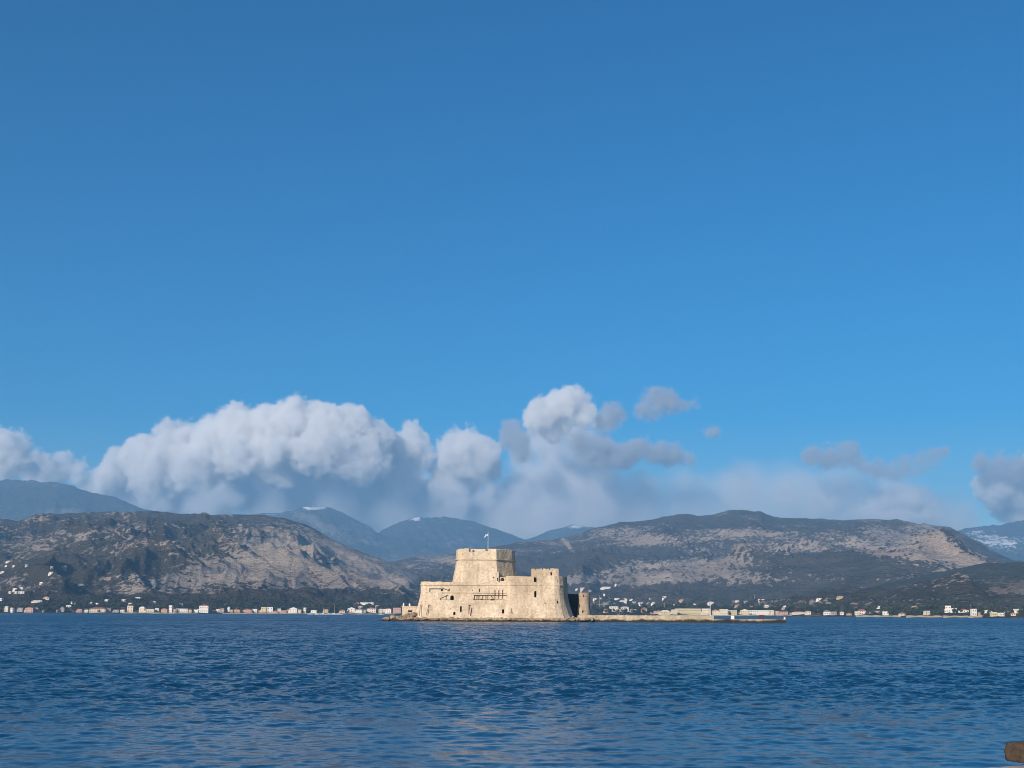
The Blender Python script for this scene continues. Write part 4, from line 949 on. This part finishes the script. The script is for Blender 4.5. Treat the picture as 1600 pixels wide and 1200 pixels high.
# ------------------------------------------------------------------ clouds
def cloud_mat(name, dens_, col=(0.985,0.985,0.99), g=0.0):
    m = bpy.data.materials.new(name); m.use_nodes = True; t = m.node_tree; t.nodes.clear()
    out = t.nodes.new('ShaderNodeOutputMaterial'); v = t.nodes.new('ShaderNodeVolumePrincipled'); t.links.new(v.outputs[0], out.inputs['Volume'])
    v.inputs['Color'].default_value = (*col, 1); v.inputs['Density'].default_value = dens_; v.inputs['Anisotropy'].default_value = g
    return m
def cloud(lobes, Y, m, label, seed=1, vox=26, edge=0.035, rag=0.60, bump_=0.16, deep=1.0, fine=1.0, grow=0.12):
    """a body of vapour: rounded heads (px, py, radius px[, depth offset m]) merged softly, billowed and frayed by noise"""
    k = Y/1950.0; S = 0.001                                   # node space in kilometres
    L = []
    for l in lobes:
        c = P(l[0], l[1], Y+(l[3] if len(l) > 3 else 0)); L.append((c*S, l[2]*k*S))
    pad = 0.25
    mn = [min(c[i]-r*(deep if i == 1 else 1) for c, r in L)-pad*max(r for c, r in L)*1.2 for i in range(3)]
    mx = [max(c[i]+r*(deep if i == 1 else 1) for c, r in L)+pad*max(r for c, r in L)*1.2 for i in range(3)]
    ng = bpy.data.node_groups.new('cloud_field', 'GeometryNodeTree')
    ng.interface.new_socket('Geometry', in_out='INPUT', socket_type='NodeSocketGeometry'); ng.interface.new_socket('Geometry', in_out='OUTPUT', socket_type='NodeSocketGeometry')
    nn = ng.nodes; lk = ng.links.new
    go = nn.new('NodeGroupOutput'); pos = nn.new('GeometryNodeInputPosition')
    def vm(op, a, b=None):
        q = nn.new('ShaderNodeVectorMath'); q.operation = op
        for i_, x in enumerate((a, b)):
            if x is None: continue
            if isinstance(x, (tuple, Vector)): q.inputs[i_].default_value = x
            else: lk(x, q.inputs[i_])
        return q
    def mt(op, a, b=0.0, c=None):
        q = nn.new('ShaderNodeMath'); q.operation = op
        for i_, x in enumerate((a, b, c)):
            if x is None: continue
            if isinstance(x, (int, float)): q.inputs[i_].default_value = x
            else: lk(x, q.inputs[i_])
        return q.outputs[0]
    p0 = pos.outputs[0]
    nf = nn.new('ShaderNodeTexNoise'); nf.inputs['Scale'].default_value = 4.5*fine; nf.inputs['Detail'].default_value = 4; lk(p0, nf.inputs['Vector'])
    fv = nn.new('ShaderNodeVectorMath'); fv.operation = 'SCALE'; lk(vm('SUBTRACT', nf.outputs['Color'], (0.5, 0.5, 0.5)).outputs[0], fv.inputs[0]); fv.inputs['Scale'].default_value = 0.34
    ns = nn.new('ShaderNodeTexNoise'); ns.noise_dimensions = '3D'; ns.inputs['Scale'].default_value = 1.1; ns.inputs['Detail'].default_value = 3
    off = vm('ADD', p0, (seed*3.1, seed*1.7, 0)).outputs[0]
    lk(off, ns.inputs['Vector'])
    wv = vm('SUBTRACT', ns.outputs['Color'], (0.5, 0.5, 0.5)).outputs[0]
    sc = nn.new('ShaderNodeVectorMath'); sc.operation = 'SCALE'; lk(wv, sc.inputs[0]); sc.inputs['Scale'].default_value = 0.5
    pw = vm('ADD', vm('ADD', p0, sc.outputs[0]).outputs[0], fv.outputs[0]).outputs[0]
    cur = None
    for c, r in L:
        d = vm('SUBTRACT', pw, c).outputs[0]
        if deep != 1.0: d = vm('MULTIPLY', d, (1, 1/deep, 1)).outputs[0]
        ln = vm('LENGTH', d).outputs['Value']
        f = mt('MULTIPLY_ADD', ln, -1.0, r)                  # distance inside the head, km
        cur = f if cur is None else mt('SMOOTH_MAX', cur, f, 0.16)
    vo = nn.new('ShaderNodeTexVoronoi'); vo.feature = 'F1'; vo.inputs['Scale'].default_value = 2.3*fine
    vo.inputs['Detail'].default_value = 2.0; vo.inputs['Roughness'].default_value = 0.55; vo.inputs['Lacunarity'].default_value = 2.3
    lk(pw, vo.inputs['Vector'])
    n2 = nn.new('ShaderNodeTexNoise'); n2.inputs['Scale'].default_value = 1.9*fine; n2.inputs['Detail'].default_value = 8; n2.inputs['Roughness'].default_value = 0.70
    lk(off, n2.inputs['Vector'])
    g = mt('ADD', cur, mt('MULTIPLY', mt('SUBTRACT', 0.55, vo.outputs['Distance']), bump_))
    g = mt('ADD', g, mt('MULTIPLY', mt('SUBTRACT', n2.outputs[0], 0.50), rag))
    g = mt('DIVIDE', mt('ADD', g, grow), edge); 
    mrn = nn.new('ShaderNodeMath'); mrn.operation = 'MULTIPLY'; mrn.use_clamp = True; lk(g, mrn.inputs[0]); mrn.inputs[1].default_value = 1.0
    vc = nn.new('GeometryNodeVolumeCube'); lk(mrn.outputs[0], vc.inputs['Density'])
    vc.inputs['Min'].default_value = mn; vc.inputs['Max'].default_value = mx
    for a_, i_ in (('X', 0), ('Y', 1), ('Z', 2)): vc.inputs['Resolution '+a_].default_value = max(8, int((mx[i_]-mn[i_])/S/(vox*(1.5 if i_ == 1 else 1))))
    sm = nn.new('GeometryNodeSetMaterial'); lk(vc.outputs[0], sm.inputs[0]); sm.inputs['Material'].default_value = m
    tr = nn.new('GeometryNodeTransform'); lk(sm.outputs[0], tr.inputs[0])
    lk(tr.outputs[0], go.inputs[0])
    vd = bpy.data.volumes.new('cloud'); vd.materials.append(m)
    o = bpy.data.objects.new('cloud', vd); COL.objects.link(o); o.scale = (1000, 1000, 1000)
    md = o.modifiers.new('field', 'NODES'); md.node_group = ng
    tag(o, label, 'cloud', None, 'stuff')
    return o
CD = 10.0
CM = cloud_mat('cloud_dense', CD); CT = cloud_mat('cloud_thin', CD*0.35, (0.90,0.91,0.93)); CV = cloud_mat('cloud_veil', 2.1); CW = cloud_mat('cloud_mid', 3.6); CG = cloud_mat('cloud_grey', CD*1.1, (0.66,0.69,0.75)); CB = cloud_mat('cloud_base', 6.0)  # thin and grey vapours have the small clouds' shade put into their colour
YC = 19500
cloud([(455,648,22,-900),(425,660,28,-800),(375,662,30,-700),(335,690,34,-500),(275,700,36,-300),(225,715,30,-200),(180,742,26,0),(500,668,30,-800),(548,668,32,-700),(585,695,30,-500),
       (440,690,40,-1100),(380,705,38,-1000),(500,700,38,-1100),(310,725,36,-700),(560,715,36,-900),(240,745,32,-400),(625,735,30,0),(430,735,34,-700),(350,750,30,-300),(500,745,32,-400),(635,685,15,-200),(655,712,20,-100),
       (712,697,30,-500),(738,712,30,-400),(700,740,34,400),(752,738,20,300),(150,760,22,200),(200,770,26,500),(260,775,32,800),(330,775,34,900),(400,760,34,800),(470,765,36,900),(540,770,36,900),(610,775,32,900),(690,775,30,800),(600,740,30,500)], YC, CM, 'largest cumulus bank with bright heads over the hills left of the fortress', 3)
cloud([(320,765,42),(400,765,44),(480,765,46),(560,768,46),(640,778,44),(720,775,44),(760,800,40),(250,775,28),(200,780,24),(690,810,34),(600,805,34),(280,790,30),(350,800,30),(430,805,34),(520,805,34),(150,785,22)], YC+1500, CB, 'blue-grey shadowed underside of the largest cloud bank', 4, vox=50, edge=0.25, bump_=0.12)
cloud([(-60,690,34),(-20,705,28),(5,697,20,-300),(30,708,16,-200),(68,702,13,-300),(95,720,14),(118,732,13),(60,728,24,200),(0,735,36,200),(-80,735,50,200)], YC, CM, 'cloud bank at the left edge lying on the far mountain', 5)
cloud([(882,630,23,-300),(852,648,20,-200),(905,648,18,-200),(872,662,22),(838,655,14)], YC-500, CM, 'round bright cloud head right of the largest bank', 7, vox=28, bump_=0.13, fine=1.4)
cloud([(958,646,14),(945,655,14),(968,655,9)], YC-600, CG, 'small grey puff right of the round bright cloud', 8, vox=25, grow=.085, edge=0.13, bump_=0.04, fine=2, rag=0.34)
cloud([(803,678,14),(818,695,16),(830,712,13),(800,668,8),(795,690,10)], YC-600, CG, 'small grey puff between the largest bank and the bright head', 9, vox=25, grow=.085, edge=0.13, bump_=0.04, fine=2, rag=0.34)
cloud([(925,700,20),(950,708,22),(985,710,20),(1020,716,16),(1050,718,12),(1074,719,8),(902,690,12)], YC-600, CG, 'long grey flat cloud under the round bright cloud', 10, vox=28, grow=.085, edge=0.10, bump_=0.04, fine=1.6, rag=0.34)
cloud([(1020,622,13),(1040,632,15),(1005,642,12),(1060,636,9),(1082,634,7),(1020,650,9)], YC-300, CG, 'wispy grey cloud highest right of centre', 11, vox=24, grow=.085, edge=0.17, bump_=0.04, fine=2, rag=0.34)
cloud([(1105,673,9),(1116,670,7)], YC-300, CG, 'tiny dark wisp right of the highest wispy cloud', 12, vox=22, grow=.085, edge=0.13, bump_=0.04, fine=2, rag=0.34)
cloud([(1275,712,13),(1300,714,14),(1325,706,13),(1340,714,13),(1355,722,9),(1264,713,8)], YC-300, CG, 'flat grey cloud over the right mountain', 13, vox=24, grow=.085, edge=0.13, bump_=0.04, fine=2, rag=0.34)
cloud([(1375,736,13),(1400,738,10),(1420,726,10),(1445,716,10),(1470,712,9),(1350,728,9)], YC-300, CG, 'thin rising grey cloud right of the flat grey cloud', 14, vox=24, grow=.085, edge=0.17, bump_=0.04, fine=2, rag=0.34)
cloud([(1540,724,13),(1570,724,15),(1600,727,17),(1640,725,22)], YC-600, CG, 'dark flat cloud at the right edge above the bright one', 15, vox=26, grow=.085, edge=0.13, bump_=0.04, fine=2, rag=0.34)
cloud([(1560,757,22,-200),(1590,760,28),(1548,775,18),(1640,755,45),(1580,790,26,300),(1620,795,36,300)], YC, CM, 'bright cumulus at the right edge over the snowy mountain', 16, vox=34)
cloud([(830,755,44),(880,755,48),(930,765,42),(840,800,40),(900,800,44),(960,800,36),(790,780,40),(850,830,40),(850,700,30),(870,720,34),(860,690,30),(900,690,28),(935,672,18),(820,740,30),(820,720,26),(900,735,34),(800,800,40),(1000,810,36),(1010,770,26)], YC+900, CW, 'soft grey cloud mass standing behind the fortress tower', 17, vox=55, edge=0.21, bump_=0.17)
cloud([(1400,788,26),(1440,790,22),(1370,802,20),(1350,795,14),(1460,802,18),(1290,785,14),(1277,778,10),(1220,772,11),(1420,808,36),(1385,782,20),(1430,780,18)], YC+500, CW, 'pale soft cloud resting on the right mountain crest', 18, vox=36, edge=0.13, bump_=0.10, fine=1.5, rag=0.21)
cloud([(1000,795,60),(1080,790,60),(1160,785,60),(1240,785,60),(1320,785,60),(1400,800,60),(1480,815,50),(920,790,70),(840,800,70)], YC+800, CV, 'thin pale veil of cloud behind the right mountain', 19, vox=110, edge=0.34, bump_=0.13)

cloud([(230,800,34),(320,800,40),(420,805,40),(520,810,38),(620,815,44),(700,820,44),(780,830,40),(860,820,44)], YC-1500, CV, 'pale mist lying along the ridges under the largest cloud bank', 20, vox=80, edge=.35, bump_=.1)
cloud([(325,782,18),(345,776,20),(365,786,16),(300,792,14)], YC-1200, CW, 'small pale puff on the ridge under the largest cloud bank', 21, vox=34, edge=.12, bump_=.08, fine=1.5, grow=.08)
cloud([(690,775,20),(720,785,22),(760,780,24),(800,795,24),(820,775,20)], YC-1200, CW, 'pale puffs between the largest bank and the mass behind the tower', 22, vox=38, edge=.14, bump_=.08, fine=1.5, grow=.08)
cloud([(1222,770,9),(1275,778,12),(1290,782,9)], YC-600, CM, 'two tiny bright puffs low over the right mountain', 23, vox=26, edge=.1, bump_=.05, fine=2, rag=.3, grow=.06)
cloud([(1405,782,14),(1430,786,16),(1380,790,12),(1450,792,10)], YC-600, CM, 'brighter crest of the pale cloud on the right mountain', 24, vox=30, edge=.12, bump_=.06, fine=1.6, rag=.4, grow=.08)
